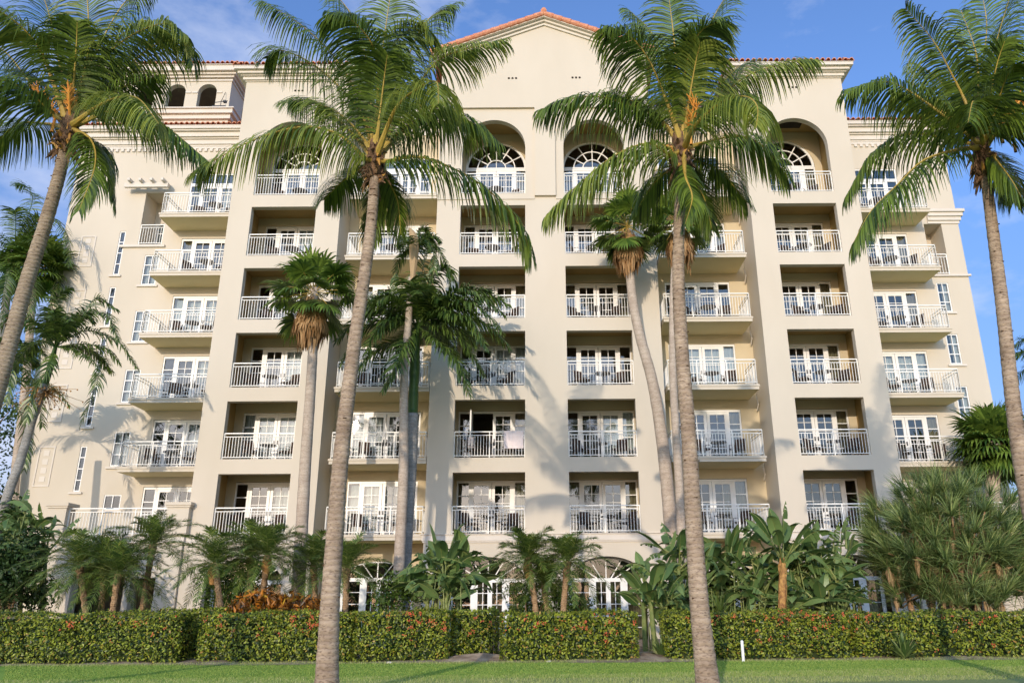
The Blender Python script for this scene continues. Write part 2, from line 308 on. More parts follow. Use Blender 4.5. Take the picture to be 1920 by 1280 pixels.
# ------------------------------------------------------------------ the ground
def sheet(name, x0, x1, y0, y1, z, mat, nx=1, ny=1, fn=None):
    mb = MB()
    for i in range(nx):
        for j in range(ny):
            a, b = x0 + (x1 - x0) * i / nx, x0 + (x1 - x0) * (i + 1) / nx; c, d = y0 + (y1 - y0) * j / ny, y0 + (y1 - y0) * (j + 1) / ny
            g = fn or (lambda x, y: 0)
            mb.face([(a, c, z + g(a, c)), (b, c, z + g(b, c)), (b, d, z + g(b, d)), (a, d, z + g(a, d))])
    return struct(mb.build(name, mat, smooth=True))
sheet('ground', -900, 900, -500, 1200, -.03, 'lawn')
sheet('lawn', -60, 60, -20, 20.25, 0, 'lawn')
def soilh(x, y): return .16 * math.exp(-((x - 2.62) / .45) ** 2 - ((y - 21.0) / .7) ** 2) + .14 * math.exp(-((x + 1.8) / .8) ** 2 - ((y - 20.9) / .5) ** 2) + .05 * math.sin(x * 1.7) * math.sin(y * 2.1 + x) * (1 if y > 20.3 else 0) + .03
mb = MB(); NX = 120
rs = random.Random(5); edge = [20.05 + .22 * math.sin(i * .37) + rs.uniform(-.08, .08) for i in range(NX + 1)]
for i in range(NX):
    xa, xb = -30 + i * .5, -29.5 + i * .5
    rows = [lambda e: e, lambda e: 20.9, lambda e: 21.8, lambda e: 24, lambda e: 31.1]
    for ra, rb in zip(rows, rows[1:]):
        p = [(xa, ra(edge[i])), (xb, ra(edge[i + 1])), (xb, rb(edge[i + 1])), (xa, rb(edge[i]))]
        mb.face([(x, y, .006 if y < 20.6 else soilh(x, y)) for x, y in p])
struct(mb.build('planting_bed', 'soil', smooth=True))
mb = MB(); rs = random.Random(11)
for i in range(42000):
    x = rs.uniform(-11, 13); y = 14.2 + 2.4 * rs.random() ** 1.1 + .12 * x * (1 if x > 0 else .3)
    h = rs.uniform(.02, .055); a = rs.uniform(0, 6.3); l = Vector((rs.uniform(-.03, .03), rs.uniform(-.03, .03), h)); q = Vector((math.cos(a), math.sin(a), 0))
    p = Vector((x, y, 0)); mb.face([p - q * .004, p + q * .004, p + l])
for i in range(9000):
    x = rs.uniform(-13, 13); y = 20.15 + rs.uniform(-.25, .15) + .2 * math.sin(x * .74)
    h = rs.uniform(.03, .08); a = rs.uniform(0, 6.3); l = Vector((rs.uniform(-.04, .04), rs.uniform(-.04, .04), h)); q = Vector((math.cos(a), math.sin(a), 0))
    p = Vector((x, y, 0)); mb.face([p - q * .005, p + q * .005, p + l])
struct(mb.build('grass', 'blade'), 'stuff')
mb = MB(); rs = random.Random(12)
for i in range(100000):
    y = 16.0 + 4.2 * rs.random(); x = .1 * y + rs.uniform(-.78, .72) * y * .95
    h = rs.uniform(.012, .028); a = rs.uniform(0, 6.283); ca, sa = math.cos(a) * .009, math.sin(a) * .009; lx, ly = rs.uniform(-.012, .012), rs.uniform(-.012, .012)
    k = len(mb.v); mb.v += [(x - ca, y - sa, 0), (x + ca, y + sa, 0), (x + lx, y + ly, h)]; mb.f.append((k, k + 1, k + 2)); mb.m.append(0)
struct(mb.build('mown_grass', 'turf'), 'stuff')

# ------------------------------------------------------------------ the hotel
Y0 = 31.34; YB = 33.14; YW = 34.4; TH = .3
FZ = [3.93 + 3 * k for k in range(6)]
H = thing('hotel_building', 'eight storey cream stucco hotel with terracotta roof tiles and stacked white balconies', 'building', (.15, Y0, 0))
DC = {'L': -16.05, 'A': -11.53, 'B': -6.8, 'C': -2.18, 'D': 2.485, 'E': 7.12, 'F': 11.78, 'G': 16.3}
OP = {'A': (-13.05, -10.14), 'C': (-3.64, -.73), 'D': (1.03, 3.83), 'F': (10.42, 13.27)}
def doorholes(c, arch, zs=FZ):
    hs = []
    for k, z in enumerate(zs):
        cx = DC[c]
        if k == 5 and arch == 'fan':
            hs.append((cx - 1.485, cx + 1.485, z, z + 2.35, z + 2.35 + 1.46))
        elif k == 5 and arch == 'transom': hs.append((cx - 1.485, cx + 1.485, z, z + 2.95))
        else: hs.append((cx - 1.485, cx + 1.485, z, z + 2.35))
    return hs
def bay_front(mb, cols, x0, x1, ztop):
    hs = []
    for c in cols:
        a, b = OP[c]
        for k in range(5): hs.append((a, b, FZ[k], FZ[k] + 2.4))
        r = (b - a) / 2; hs.append((a, b, FZ[5], 22.8 - r, 22.8))
        gc = {'A': -11.6, 'C': -2.2, 'D': 2.45, 'F': 11.85}[c]
        hs.append((gc - 1.5, gc + 1.5, -.2, 2.15, 3.05))
    # ground arches are a little wider than the openings above
    panel(mb, x0, x1, -.2, ztop, Y0, TH, hs, 0)
def bay_inside(mb, c):
    a, b = OP[c]; a -= .34; b += .34
    yb0 = Y0 + TH
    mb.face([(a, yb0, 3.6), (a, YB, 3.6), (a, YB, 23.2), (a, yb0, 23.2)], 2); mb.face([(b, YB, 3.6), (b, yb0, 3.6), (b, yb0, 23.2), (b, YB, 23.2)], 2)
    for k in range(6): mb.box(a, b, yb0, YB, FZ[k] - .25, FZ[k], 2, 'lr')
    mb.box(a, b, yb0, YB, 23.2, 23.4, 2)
    panel(mb, a, b, 3.6, 23.2, YB, .12, doorholes(c, 'fan'), 1)
# left tower bay
def side(mb, x, ya, yb, z0, z1, mat=0): mb.face([(x, ya, z0), (x, yb, z0), (x, yb, z1), (x, ya, z1)], mat)
for cols, x0, x1, zt in ((['A'], -14.05, -9.05, 25.2), (['C', 'D'], -4.7, 5.05, 23.41), (['F'], 9.4, 14.34, 25.2)):
    mb = MB(); bay_front(mb, cols, x0, x1, zt)
    for c in cols: bay_inside(mb, c)
    side(mb, x0, Y0, 46, -.2, max(zt, 25.2)); side(mb, x1, Y0, 46, -.2, max(zt, 25.2))
    # dark lobby behind the ground arches
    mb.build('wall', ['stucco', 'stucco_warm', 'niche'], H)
# gable wall, proud of the bay, with a pier between the two arches
mb = MB(); yg = Y0 - .12; xa, xb, xc = -4.7, 5.05, .175; ze, za = 26.25, 28.22
mb.face([(xa, yg, 23.41), (xb, yg, 23.41), (xb, yg, ze), (xc, yg, za), (xa, yg, ze)])
mb.face([(xa, yg, 23.41), (xa, Y0, 23.41), (xb, Y0, 23.41), (xb, yg, 23.41)])
side(mb, xa, yg, 46, 23.41, ze); side(mb, xb, yg, 46, 23.41, ze)
mb.box(-.3, .65, yg, Y0, 18.76, 23.41, 0, 'bu'); mb.box(xa, -.303, Y0 - .035, Y0, 18.62, 18.74); mb.box(.653, xb, Y0 - .035, Y0, 18.62, 18.74)
mb.build('gable_wall', 'stucco', H)
# recessed walls between the bays, and the wings
for c, x0, x1 in (('B', -9.05, -4.7), ('E', 5.05, 9.4)):
    mb = MB(); hs = doorholes(c, 'transom'); cx = DC[c]; hs.append((cx - 1.5, cx + 1.5, -.2, 2.25, 3.0))
    panel(mb, x0, x1, -.2, 24.3, YB, .12, hs, 0); mb.build('wall', 'stucco_warm', H)
WX0, WX1 = -23.35, 20.4
LW = [(-20.62, -20.33, a, b) for a, b in ((6.1, 8.1), (9.0, 10.9), (11.5, 13.2), (13.8, 15.76), (16.4, 18.7))]
LB = [(-19.2, -18.5, a, b) for a, b in ((7.2, 8.75), (10.1, 11.65), (13.0, 14.55), (15.87, 17.42))] + [(-19.2, -18.45, 5.3, 5.95)]
GW = [(18.8, 19.36, a, b) for a, b in ((6.5, 8.0), (9.1, 10.6), (11.65, 13.1), (14.22, 15.7))]
mb = MB()
panel(mb, WX0, -14.05, -.2, 24.3, YW, .12, doorholes('L', 'transom') + LW + LB + [(-19.66, -18.5, 17.98, 20.8)], 0)
side(mb, WX0, YW, 48, -.2, 24.3)
mb.box(-19.9, -18.3, YW + .12, YW + 1.2, 17.73, 17.98, 0); mb.box(-19.9, -18.3, YW + .12, YW + 1.2, 20.8, 20.95, 0)
side(mb, -19.661, YW + .12, YW + 1.2, 17.98, 20.8); side(mb, -18.499, YW + .12, YW + 1.2, 17.98, 20.8)
panel(mb, -19.66, -18.5, 17.98, 20.8, YW + 1.2, .1, [(-19.5, -18.66, 18.0, 19.25, 19.75)], 0)
mb.build('wall', 'stucco', H)
mb = MB()
panel(mb, 14.34, WX1, -.2, 24.3, YW, .12, doorholes('G', 'transom') + GW + [(18.7, 19.56, 16.12, 18.8)], 0)
side(mb, WX1, YW, 48, -.2, 24.3); side(mb, 18.699, YW + .12, YW + 1.2, 16.12, 18.8); side(mb, 19.561, YW + .12, YW + 1.2, 16.12, 18.8)
mb.box(18.5, 19.8, YW + .12, YW + 1.2, 15.87, 16.12); mb.box(18.5, 19.8, YW + .12, YW + 1.2, 18.8, 18.95); mb.face([(18.7, YW + 1.2, 16.12), (19.56, YW + 1.2, 16.12), (19.56, YW + 1.2, 18.8), (18.7, YW + 1.2, 18.8)])
mb.build('wall', 'stucco', H)
mb = MB(); mb.face([(WX0, 48, -.2), (WX1, 48, -.2), (WX1, 48, 24.3), (WX0, 48, 24.3)])
mb.build('rear_wall', 'stucco', H)
# dark rooms on the ground floor behind the arches
mb = MB()
for a, b in ((-14.0, -9.1), (-4.65, 5.0), (9.45, 14.3)):
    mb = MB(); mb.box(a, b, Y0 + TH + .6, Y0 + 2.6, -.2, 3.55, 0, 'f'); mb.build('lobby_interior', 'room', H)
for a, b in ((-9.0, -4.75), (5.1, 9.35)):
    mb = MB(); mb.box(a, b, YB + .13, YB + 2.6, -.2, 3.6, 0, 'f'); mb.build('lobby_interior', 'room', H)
mb = MB()
# string course above the ground floor
mb = MB()
for x0, x1 in ((-14.05, -9.05), (-4.7, 5.05), (9.4, 14.34)):
    mb.box(x0 - .07, x1 + .07, Y0 - .07, Y0 + .002, 3.66, 3.90); mb.box(x0 - .12, x1 + .12, Y0 - .12, Y0 + .002, 3.90, 3.925)
    mb.box(x0 - .04, x1 + .04, Y0 - .04, Y0 + .002, 3.60, 3.66)
mb.build('string_course', 'trim', H)

# ---- roofs and cornices
def tiles(mb, a, b, up, length, step=.26, r=.105, mat=0):
    a, b, up = Vector(a), Vector(b), Vector(up).normalized(); d = (b - a); n = max(1, int(d.length / step)); d = d / n; dn = d.normalized(); nn = dn.cross(up)
    if nn.z < 0: nn = -nn
    rr = random.Random(int(a.x * 7 + a.y * 3))
    for i in range(n):
        c = a + d * (i + .5) + up * rr.uniform(-.02, .02); K = 6; i0 = len(mb.v)
        for L_ in (0, length):
            for k in range(K + 1):
                t = math.pi * k / K; mb.v.append(tuple(c + up * L_ + dn * math.cos(t) * r + nn * math.sin(t) * r * (1.05 if L_ == 0 else .9)))
        for k in range(K): mb.f.append((i0 + k, i0 + k + 1, i0 + K + 2 + k, i0 + K + 1 + k)); mb.m.append(mat)
        # tile end, seen from below: open ring
        i1 = len(mb.v)
        for k in range(K + 1):
            t = math.pi * k / K; mb.v.append(tuple(c + dn * math.cos(t) * r * .72 + nn * math.sin(t) * r * .72 - up * .002))
        for k in range(K): mb.f.append((i0 + k, i0 + k + 1, i1 + k + 1, i1 + k)); mb.m.append(mat)
def hip(x0, x1, y0, y1, z, pitch=.33, oh=.55, name='roof', run=3.2, sides=(1, 1), inset=None):
    mb = MB(); a0, a1, b0, b1 = x0 - oh * sides[0], x1 + oh * sides[1], y0 - oh, y1 + oh
    h = min((a1 - a0), (b1 - b0)) / 2; zr = z + h * pitch
    if (a1 - a0) <= (b1 - b0): r0_, r1_ = Vector(((a0 + a1) / 2, b0 + h, zr)), Vector(((a0 + a1) / 2, b1 - h, zr))
    else: r0_, r1_ = Vector((a0 + h, (b0 + b1) / 2, zr)), Vector((a1 - h, (b0 + b1) / 2, zr))
    P = [Vector((a0, b0, z)), Vector((a1, b0, z)), Vector((a1, b1, z)), Vector((a0, b1, z))]
    if (a1 - a0) <= (b1 - b0):
        mb.face([P[0], P[1], r0_]); mb.face([P[1], P[2], r1_, r0_]); mb.face([P[2], P[3], r1_]); mb.face([P[3], P[0], r0_, r1_])
    else:
        mb.face([P[0], P[1], r1_, r0_]); mb.face([P[1], P[2], r1_]); mb.face([P[2], P[3], r0_, r1_]); mb.face([P[3], P[0], r0_])
    mb.box(a0 + .02, a1 - .02, b0 + .02, b1 - .02, z - .05, z - .01, 1)
    s = math.hypot(1, pitch)
    tiles(mb, (a0, b0 - .04, z + .02), (a1, b0 - .04, z + .02), (0, 1, pitch), .55)
    # following courses shorten with the hips
    n = int((a1 - a0) / .26)
    for i in range(n):
        x = a0 + (i + .5) * (a1 - a0) / n; d = min(x - a0, a1 - x, h) * s
        if d > .6: tiles(mb, (x - .13, b0 + .45 / s, z + .02 + .45 * pitch / s), (x + .13, b0 + .45 / s, z + .02 + .45 * pitch / s), (0, 1, pitch), min(d, run) - .45)
    if sides[0]: tiles(mb, (a0 - .04, b1, z + .02), (a0 - .04, b0, z + .02), (1, 0, pitch), .55)
    if sides[1]: tiles(mb, (a1 + .04, b0, z + .02), (a1 + .04, b1, z + .02), (-1, 0, pitch), .55)
    return mb.build(name, ['tile', 'trim'], H)
def cornice(mb, x0, x1, y0, y1, steps, sides=(1, 1)):
    for z0, z1, p in steps: mb.box(x0 - p * sides[0], x1 + p * sides[1], y0 - p, y1, z0, z1)
ST = [(25.0, 25.06, .05), (25.06, 25.22, .13), (25.22, 25.28, .22), (25.28, 25.42, .34), (25.42, 25.56, .48)]
for x0, x1 in ((-14.05, -9.05), (9.4, 14.34)):
    mb = MB(); cornice(mb, x0, x1, Y0, 45, ST); mb.build('cornice', 'trim', H); hip(x0, x1, Y0, 45, 25.6, .3, .52)
SW = [(23.42, 23.52, .06), (23.52, 23.78, .12), (23.78, 23.86, .20), (23.86, 24.12, .30), (24.12, 24.2, .42), (24.2, 24.36, .5)]
for x0, x1, y, sd in ((WX0, -14.06, YW, (1, 0)), (14.35, WX1, YW, (0, 1)), (-9.04, -4.71, YB, (0, 0)), (5.06, 9.39, YB, (0, 0))):
    mb = MB(); cornice(mb, x0, x1, y, 46.5, SW, sd)
    n = int((x1 - x0) / .28)
    for i in range(n):
        x = x0 + (i + .3) * (x1 - x0) / n; mb.box(x, x + .14, y - .07, y + .002, 23.14, 23.3)
    mb.box(x0, x1, y - .04, y + .002, 23.3, 23.42)
    mb.build('cornice', 'trim', H)
    hip(x0, x1, y, 46.2, 24.4, .22, .53, sides=sd)
# gable roof with rake trim and cap tiles
mb = MB(); sl_ = (za - ze) / (xc - xa)
for sg, xe in ((-1, xa), (1, xb)):
    xo = xe + sg * .45; zo = za - abs(xo - xc) * sl_
    for off, hgt, pr in ((-.16, .14, .08), (-.02, .12, .2), (.10, .16, .36)):
        a = [Vector((xc, yg - pr, za + off)), Vector((xo, yg - pr, zo + off)), Vector((xo, yg - pr, zo + off + hgt)), Vector((xc, yg - pr, za + off + hgt))]
        b = [p + Vector((0, pr + .3, 0)) for p in a]
        mb.face(a); mb.face([a[0], b[0], b[1], a[1]]); mb.face([a[3], a[2], b[2], b[3]]); mb.face([a[1], b[1], b[2], a[2]])
mb.build('rake_trim', 'trim', H)
mb = MB()
for sg, xe in ((-1, xa), (1, xb)):
    xo = xe + sg * .5; zo = za - abs(xo - xc) * sl_; hh = .27
    mb.face([(xc, yg - .4, za + hh), (xo, yg - .4, zo + hh), (xo, 46, zo + hh), (xc, 46, za + hh)])
    top, lo = Vector((xc, yg - .36, za + hh)), Vector((xo, yg - .36, zo + hh)); n = 13
    for i in range(n):
        p = top + (lo - top) * (i / n); q = top + (lo - top) * ((i + 1.12) / n)
        mb.tube([q, p], [.145, .115], 10)
    tiles(mb, (xo, yg - .2, zo + hh + .02), (xo, 44, zo + hh + .02), (-sg, 0, sl_), .6)
mb.tube([(xc, yg - .46, za + .36), (xc, 46, za + .36)], .15, 8)
mb.tube([(xc, yg - .5, za + .38), (xc, yg - .3, za + .42)], .12, 8)
mb.build('roof', 'tile', H, smooth=False)
# vents
for cx, z, y in ((-1.34, 25.03, yg), (1.69, 25.04, yg), (11.98, 24.5, Y0), (-11.5, 24.5, Y0)):
    mb = MB()
    for dx in (-.17, 0, .17): mb.tube([(cx + dx, y - .012, z), (cx + dx, y + .004, z)], .055, 12)
    mb.build('vent', 'dark', H)
mb = MB(); mb.box(11.0, 12.6, 32.05, 32.75, 23.185, 23.2, 1); mb.build('ceiling_hatch', ['white', 'dark'], H)

# ---- roof belvedere at the left
tw = MB(); TX0, TX1, TY0, TY1 = -23.2, -16.66, 35.4, 41.5
hs = [(c - .5, c + .5, 26.3, 27.46, 27.96) for c in (-21.25, -19.57, -17.9)]
panel(tw, TX0, TX1, 24.3, 28.5, TY0, .3, hs)
def sidepanel(mb, x, y0, y1, z0, z1, holes):
    t_ = MB(); panel(t_, y0, y1, z0, z1, 0, .3, holes)
    for f_, m_ in zip(t_.f, t_.m): mb.face([(x - t_.v[i][1], t_.v[i][0], t_.v[i][2]) for i in f_], m_)
sidepanel(tw, TX1, TY0, TY1, 24.3, 28.5, [(c - .5, c + .5, 26.3, 27.46, 27.96) for c in (37.6, 39.6)])
sidepanel(tw, TX0 + .3, TY0, TY1, 24.3, 28.5, [])
tw.box(TX0, TX1, TY1 - .2, TY1, 24.3, 28.5)
tw.box(TX0 + .3, TX1 - .3, TY0 + .3, TY1 - .2, 24.4, 25.9); tw.box(TX0 + .3, TX1 - .3, TY0 + 2.6, TY1 - .2, 25.91, 28.5, 1); tw.box(TX0 + .31, TX1 - .31, TY0 + .31, TY0 + 2.6, 27.98, 28.4, 1)
tower = tw.build('tower', ['stucco', 'room'], H)
mb = MB()
for z0, z1, p in ((28.12, 28.22, .06), (28.3, 28.42, .14), (28.42, 28.55, .26), (28.55, 28.85, .42)): mb.box(TX0 - p, TX1 + p, TY0 - p, TY1 + p, z0, z1)
for z0, z1, p in ((25.45, 25.6, .14), (25.6, 25.85, .3), (25.85, 26.1, .44), (26.1, 26.17, .52)): mb.box(TX0 - p, TX1 + p, TY0 - p, TY1, z0, z1)
for x in (-22.9, -20.9, -18.9, -17.05): mb.box(x - .17, x + .17, TY0 - .1, TY0 + .002, 24.7, 25.45)
for x in (-21.25, -19.57, -17.9):
    for s_ in (-1, 1): mb.box(x + s_ * .66 - .14, x + s_ * .66 + .14, TY0 - .05, TY0 + .002, 27.38, 27.46)
mb.build('tower_trim', 'trim', H)
hip(TX0, TX1, TY0, TY1, 28.9, .25, .5)
mb = MB()
mb.beam((-16.9, 35.0, 26.18), (-16.9, 35.0, 26.62), .03, .03); mb.beam((-17.25, 35.0, 26.5), (-16.55, 35.0, 26.6), .03, .03)
mb.box(-17.3, -16.6, 34.9, 35.1, 26.17, 26.26); mb.beam((-16.9, 35.0, 26.55), (-16.9, 35.35, 27.4), .02, .02); mb.box(-16.78, -16.62, 34.92, 35.08, 26.5, 26.6)
tag(mb.build('floodlight', 'iron'), 'small dark floodlight bracket on the ledge of the left roof tower', 'floodlight')

# ---- slender windows, blank panels and niches on the wings
def window(a, b, c, d, nx, nz, Y=YW, arch=0, sill=True, fr=.05):
    mb = MB(); y = Y + .03
    mb.box(a, a + fr, y, y + .06, c, d); mb.box(b - fr, b, y, y + .06, c, d); mb.box(a + fr, b - fr, y, y + .06, c, c + fr); mb.box(a + fr, b - fr, y, y + .06, d - fr, d)
    for i in range(1, nx): x = a + (b - a) * i / nx; mb.box(x - .018, x + .018, y + .005, y + .05, c + fr, d - fr)
    for i in range(1, nz): z = c + (d - c) * i / nz; mb.box(a + fr, b - fr, y + .008, y + .047, z - .022, z + .022)
    o = mb.build('window', 'white', H)
    g = MB(); g.face([(a, y + .04, c), (b, y + .04, c), (b, y + .04, d), (a, y + .04, d)]); g.build('pane', 'glass', o)
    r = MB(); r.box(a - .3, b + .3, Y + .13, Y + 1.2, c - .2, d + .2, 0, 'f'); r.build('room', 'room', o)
    if nx == 2 and nz == 3: q_ = MB(); [q_.face([(a + (b - a) * i / 10, Y + .2 + .02 * (i % 2), c), (a + (b - a) * (i + 1) / 10, Y + .2 + .02 * ((i + 1) % 2), c), (a + (b - a) * (i + 1) / 10, Y + .2 + .02 * ((i + 1) % 2), d), (a + (b - a) * i / 10, Y + .2 + .02 * (i % 2), d)]) for i in range(10) if i not in (3, 4)]; q_.build('curtain', 'sheer', o)
    if sill: s_ = MB(); s_.box(a - .14, b + .14, Y - .08, Y + .002, c - .12, c - .03); s_.build('sill', 'trim', o)
    return o
for h in LW: window(*h, 1, 4)
for h in LB[:4]: window(*h, 2, 3)
window(*LB[4], 2, 1)
for h in GW: window(*h, 2, 3)
window(-19.5, -18.66, 18.0, 19.75, 2, 3, YW + 1.2, sill=False)
mb = MB()
for c, d in ((6.32, 8.1), (9.2, 10.95), (11.7, 13.3), (13.95, 15.65), (16.82, 18.45)):
    mb = MB()
    for a_, b_, c_, d_ in ((-22.44, -22.38, c, d), (-21.77, -21.71, c, d), (-22.38, -21.77, d - .06, d), (-22.38, -21.77, c, c + .06)): mb.box(a_, b_, YW - .03, YW + .002, c_, d_)
    for i in range(4): z = c + .2 + i * (d - c - .25) / 4; mb.box(-22.2, -21.95, YW - .015, YW + .002, z, z + .25)
    mb.build('wall_panel', 'trim', H)
mb = MB(); mb.box(-20.5, -18.3, YW - .1, YW + .002, 17.82, 17.94); mb.build('ledge', 'trim', H)
mb = MB(); mb.box(18.6, 20.5, YW - .1, YW + .002, 16.0, 16.1); mb.build('ledge', 'trim', H)
mb = MB(); mb.box(-20.55, -18.4, YW - .5, YW - .36, 20.87, 21.1)
for i in range(4): x = -20.3 + i * .55; mb.box(x, x + .12, YW - .75, YW + .002, 21.1, 21.24)
mb.build('pergola', 'trim', H)
mb = MB()
for z0, z1, p in ((18.8, 18.95, .05), (18.95, 19.15, .12), (19.15, 19.35, .2), (19.35, 19.5, .28)): mb.box(18.9, WX1 + p, YW - p, YW + .002, z0, z1)
mb.build('cornice', 'trim', H)

# ---- french doors
def make_door(skip=0):
    mb = MB(); y0, y1 = .03, .11; z1 = 2.33
    def v(a, b, c=.0, d=z1, yy=(y0, y1)): mb.box(a, b, yy[0], yy[1], c, d)
    v(-1.48, -1.42); v(1.42, 1.48); mb.box(-1.42, 1.42, y0, y1, 2.24, z1); mb.box(-1.42, 1.42, y0, y1, 0, .05)
    for s_ in (-1, 1):
        a, b = sorted((s_ * .975, s_ * .885)); v(a, b, .05, 2.24)
        # side light bars
        a, b = sorted((s_ * 1.42, s_ * .975))
        for z in (.62, 1.16, 1.7): mb.box(a, b, y0 + .01, y1 - .02, z - .02, z + .02)
        mb.box(a, b, y0 + .01, y1 - .02, .05, .12)
        # leaf
        if s_ == skip: continue
        a, b = sorted((s_ * .885, s_ * .01))
        m0, m1 = (a + .12, b - .12)
        yl = (y0 + .015, y1 - .01)
        v(a, m0, .05, 2.235, yl); v(m1, b, .05, 2.235, yl); mb.box(m0, m1, *yl, 2.12, 2.235); mb.box(m0, m1, *yl, .05, .3)
        mb.box((m0 + m1) / 2 - .014, (m0 + m1) / 2 + .014, yl[0] + .01, yl[1] - .01, .3, 2.12)
        for i in range(1, 5): z = .3 + 1.82 * i / 5; mb.box(m0, m1, yl[0] + .012, yl[1] - .012, z - .014, z + .014)
    return mb
DY = make_door()
def proto(mb, name, mats, smooth=False):
    o = mb.build(name, mats); return o
dproto = proto(DY, 'french_door', 'white'); dproto.parent = H
g = MB(); g.face([(-1.42, .075, .05), (1.42, .075, .05), (1.42, .075, 2.24), (-1.42, .075, 2.24)]); g = proto(g, 'pane', 'glass'); g.parent = dproto
for s_ in (-1, 1):
    hb = MB(); hb.box(s_ * .07 - .02, s_ * .07 + .02, -.01, .045, .95, 1.12); hb = proto(hb, 'handle', 'iron'); hb.parent = dproto
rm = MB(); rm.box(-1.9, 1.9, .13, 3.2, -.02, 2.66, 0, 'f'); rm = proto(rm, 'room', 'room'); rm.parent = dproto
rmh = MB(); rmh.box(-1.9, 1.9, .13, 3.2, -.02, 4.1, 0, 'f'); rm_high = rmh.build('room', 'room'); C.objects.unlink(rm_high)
def curtain(segs, z1=2.3):
    mb = MB()
    for a, b, fold in segs:
        n = max(6, int((b - a) / .035)); P = []
        for i in range(n + 1):
            x = a + (b - a) * i / n; P.append((x, .24 + fold * math.sin(i * 1.25)))
        for p, q in zip(P, P[1:]): mb.face([(p[0], p[1], .03), (q[0], q[1], .03), (q[0], q[1], z1), (p[0], p[1], z1)])
    return mb
CUR = []
for i, (segs, m_) in enumerate((([(-1.45, 1.45, .02)], 'sheer'), ([(-1.45, -.95, .04), (.95, 1.45, .04)], 'curtain'), ([(.1, 1.45, .03)], 'sheer'), ([(-1.45, -.85, .04), (.5, 1.45, .04)], 'curtain'), ([(-1.45, .3, .02), (.9, 1.45, .03)], 'sheer'), ([(.93, 1.45, .04)], 'curtain'))):
    o = curtain(segs).build('curtain', m_); C.objects.unlink(o); CUR.append(o)
od_ = make_door(-1).build('french_door', 'white'); C.objects.unlink(od_); open_data = od_.data
g2 = MB()
for a, b in ((-1.42, -.93), (.01, 1.42)): g2.face([(a, .075, .05), (b, .075, .05), (b, .075, 2.24), (a, .075, 2.24)])
g2 = g2.build('pane', 'glass'); C.objects.unlink(g2); open_pane = g2.data
fan = MB(); r_ = 1.42
def arc(mb, r0_, r1_, y0_, y1_, n=28):
    for i in range(n):
        t0, t1 = math.pi * i / n, math.pi * (i + 1) / n
        P = [(math.cos(t) * r, math.sin(t) * r) for r, t in ((r0_, t0), (r1_, t0), (r1_, t1), (r0_, t1))]
        mb.face([(x, y0_, 2.37 + z) for x, z in P])
        mb.face([(P[0][0], y0_, 2.37 + P[0][1]), (P[0][0], y1_, 2.37 + P[0][1]), (P[3][0], y1_, 2.37 + P[3][1]), (P[3][0], y0_, 2.37 + P[3][1])])
arc(fan, 1.36, 1.47, .03, .1); arc(fan, .88, .93, .035, .09); arc(fan, .44, .49, .035, .09)
fan.box(-1.47, 1.47, .02, .11, 2.335, 2.42)
for t in (30, 60, 90, 120, 150):
    c_, s_ = math.cos(R(t)), math.sin(R(t)); fan.beam((c_ * .46, .06, 2.37 + s_ * .46), (c_ * 1.38, .06, 2.37 + s_ * 1.38), .05, .035, up=Vector((0, 1, 0)))
fan.box(-.017, .017, .04, .09, 2.42, 2.85)
fanp = fan.build('fanlight', 'white'); C.objects.unlink(fanp)
fg = MB(); fg.face([(1.4 * math.cos(math.pi * i / 24), .075, 2.37 + 1.4 * math.sin(math.pi * i / 24)) for i in range(25)]); fgp = fg.build('fanlight_pane', 'glass'); C.objects.unlink(fgp)
trn = MB(); trn.box(-1.48, 1.48, .03, .1, 2.335, 2.4); trn.box(-1.48, 1.48, .03, .1, 2.88, 2.95)
for x in (-1.45, -.93, -.3, .3, .93, 1.45): trn.box(x - .03, x + .03, .03, .1, 2.4, 2.88)
trp = trn.build('transom', 'white'); C.objects.unlink(trp)
tg = MB(); tg.face([(-1.45, .075, 2.4), (1.45, .075, 2.4), (1.45, .075, 2.9), (-1.45, .075, 2.9)]); tgp = tg.build('transom_pane', 'glass'); C.objects.unlink(tgp)
def add(src, parent):
    o = src.copy(); C.objects.link(o); o.parent = parent; o.location = (0, 0, 0); return o
rs = random.Random(3); first = True
YC = {'L': YW, 'G': YW}
CURT = {('L', 4): 1, ('L', 3): 0, ('B', 0): 0, ('B', 1): 4, ('E', 2): 0, ('E', 1): 5, ('G', 2): 0, ('G', 1): 5, ('D', 1): 2, ('A', 1): 0, ('C', 0): 3, ('F', 2): 1, ('A', 0): 2, ('G', 3): 5, ('E', 0): 3, ('C', 5): 5, ('F', 5): 3, ('L', 0): 4, ('C', 4): 1}
for c in 'LABCDEFG':
    for k in range(6):
        loc = (DC[c] - .15, YC.get(c, YB) - Y0, FZ[k])
        o = dproto if first else dup(dproto, H); o.location = loc
        if first: KEEP = o
        if not first or True:
            idx = CURT.get((c, k), rs.choice([-1, 1, 5, 3, 2, -1]))
        if (c, k) == ('C', 1):
            o.data = open_data; idx = 5
            for ch in list(o.children):
                if ch.name.startswith('pane'): ch.data = open_pane
                if ch.name.startswith('handle'): ch.location = (0, 0, 0)
        if k == 5 and c in 'ACDF':
            f_ = add(fanp, o); add(fgp, o)
            for ch in list(o.children):
                if ch.name.startswith('room'): ch.data = rm_high.data
        elif k == 5: add(trp, o); add(tgp, o)
        if idx >= 0 and not first: add(CUR[idx], o)
        first = False
# the open leaf of the door at C, second level
od = MB(); X_ = DC['C'] - .88
od.box(X_ - .03, X_ + .03, YB - .84, YB - .02, FZ[1] + .03, FZ[1] + 2.23); od.build('open_door_leaf', 'white', H)

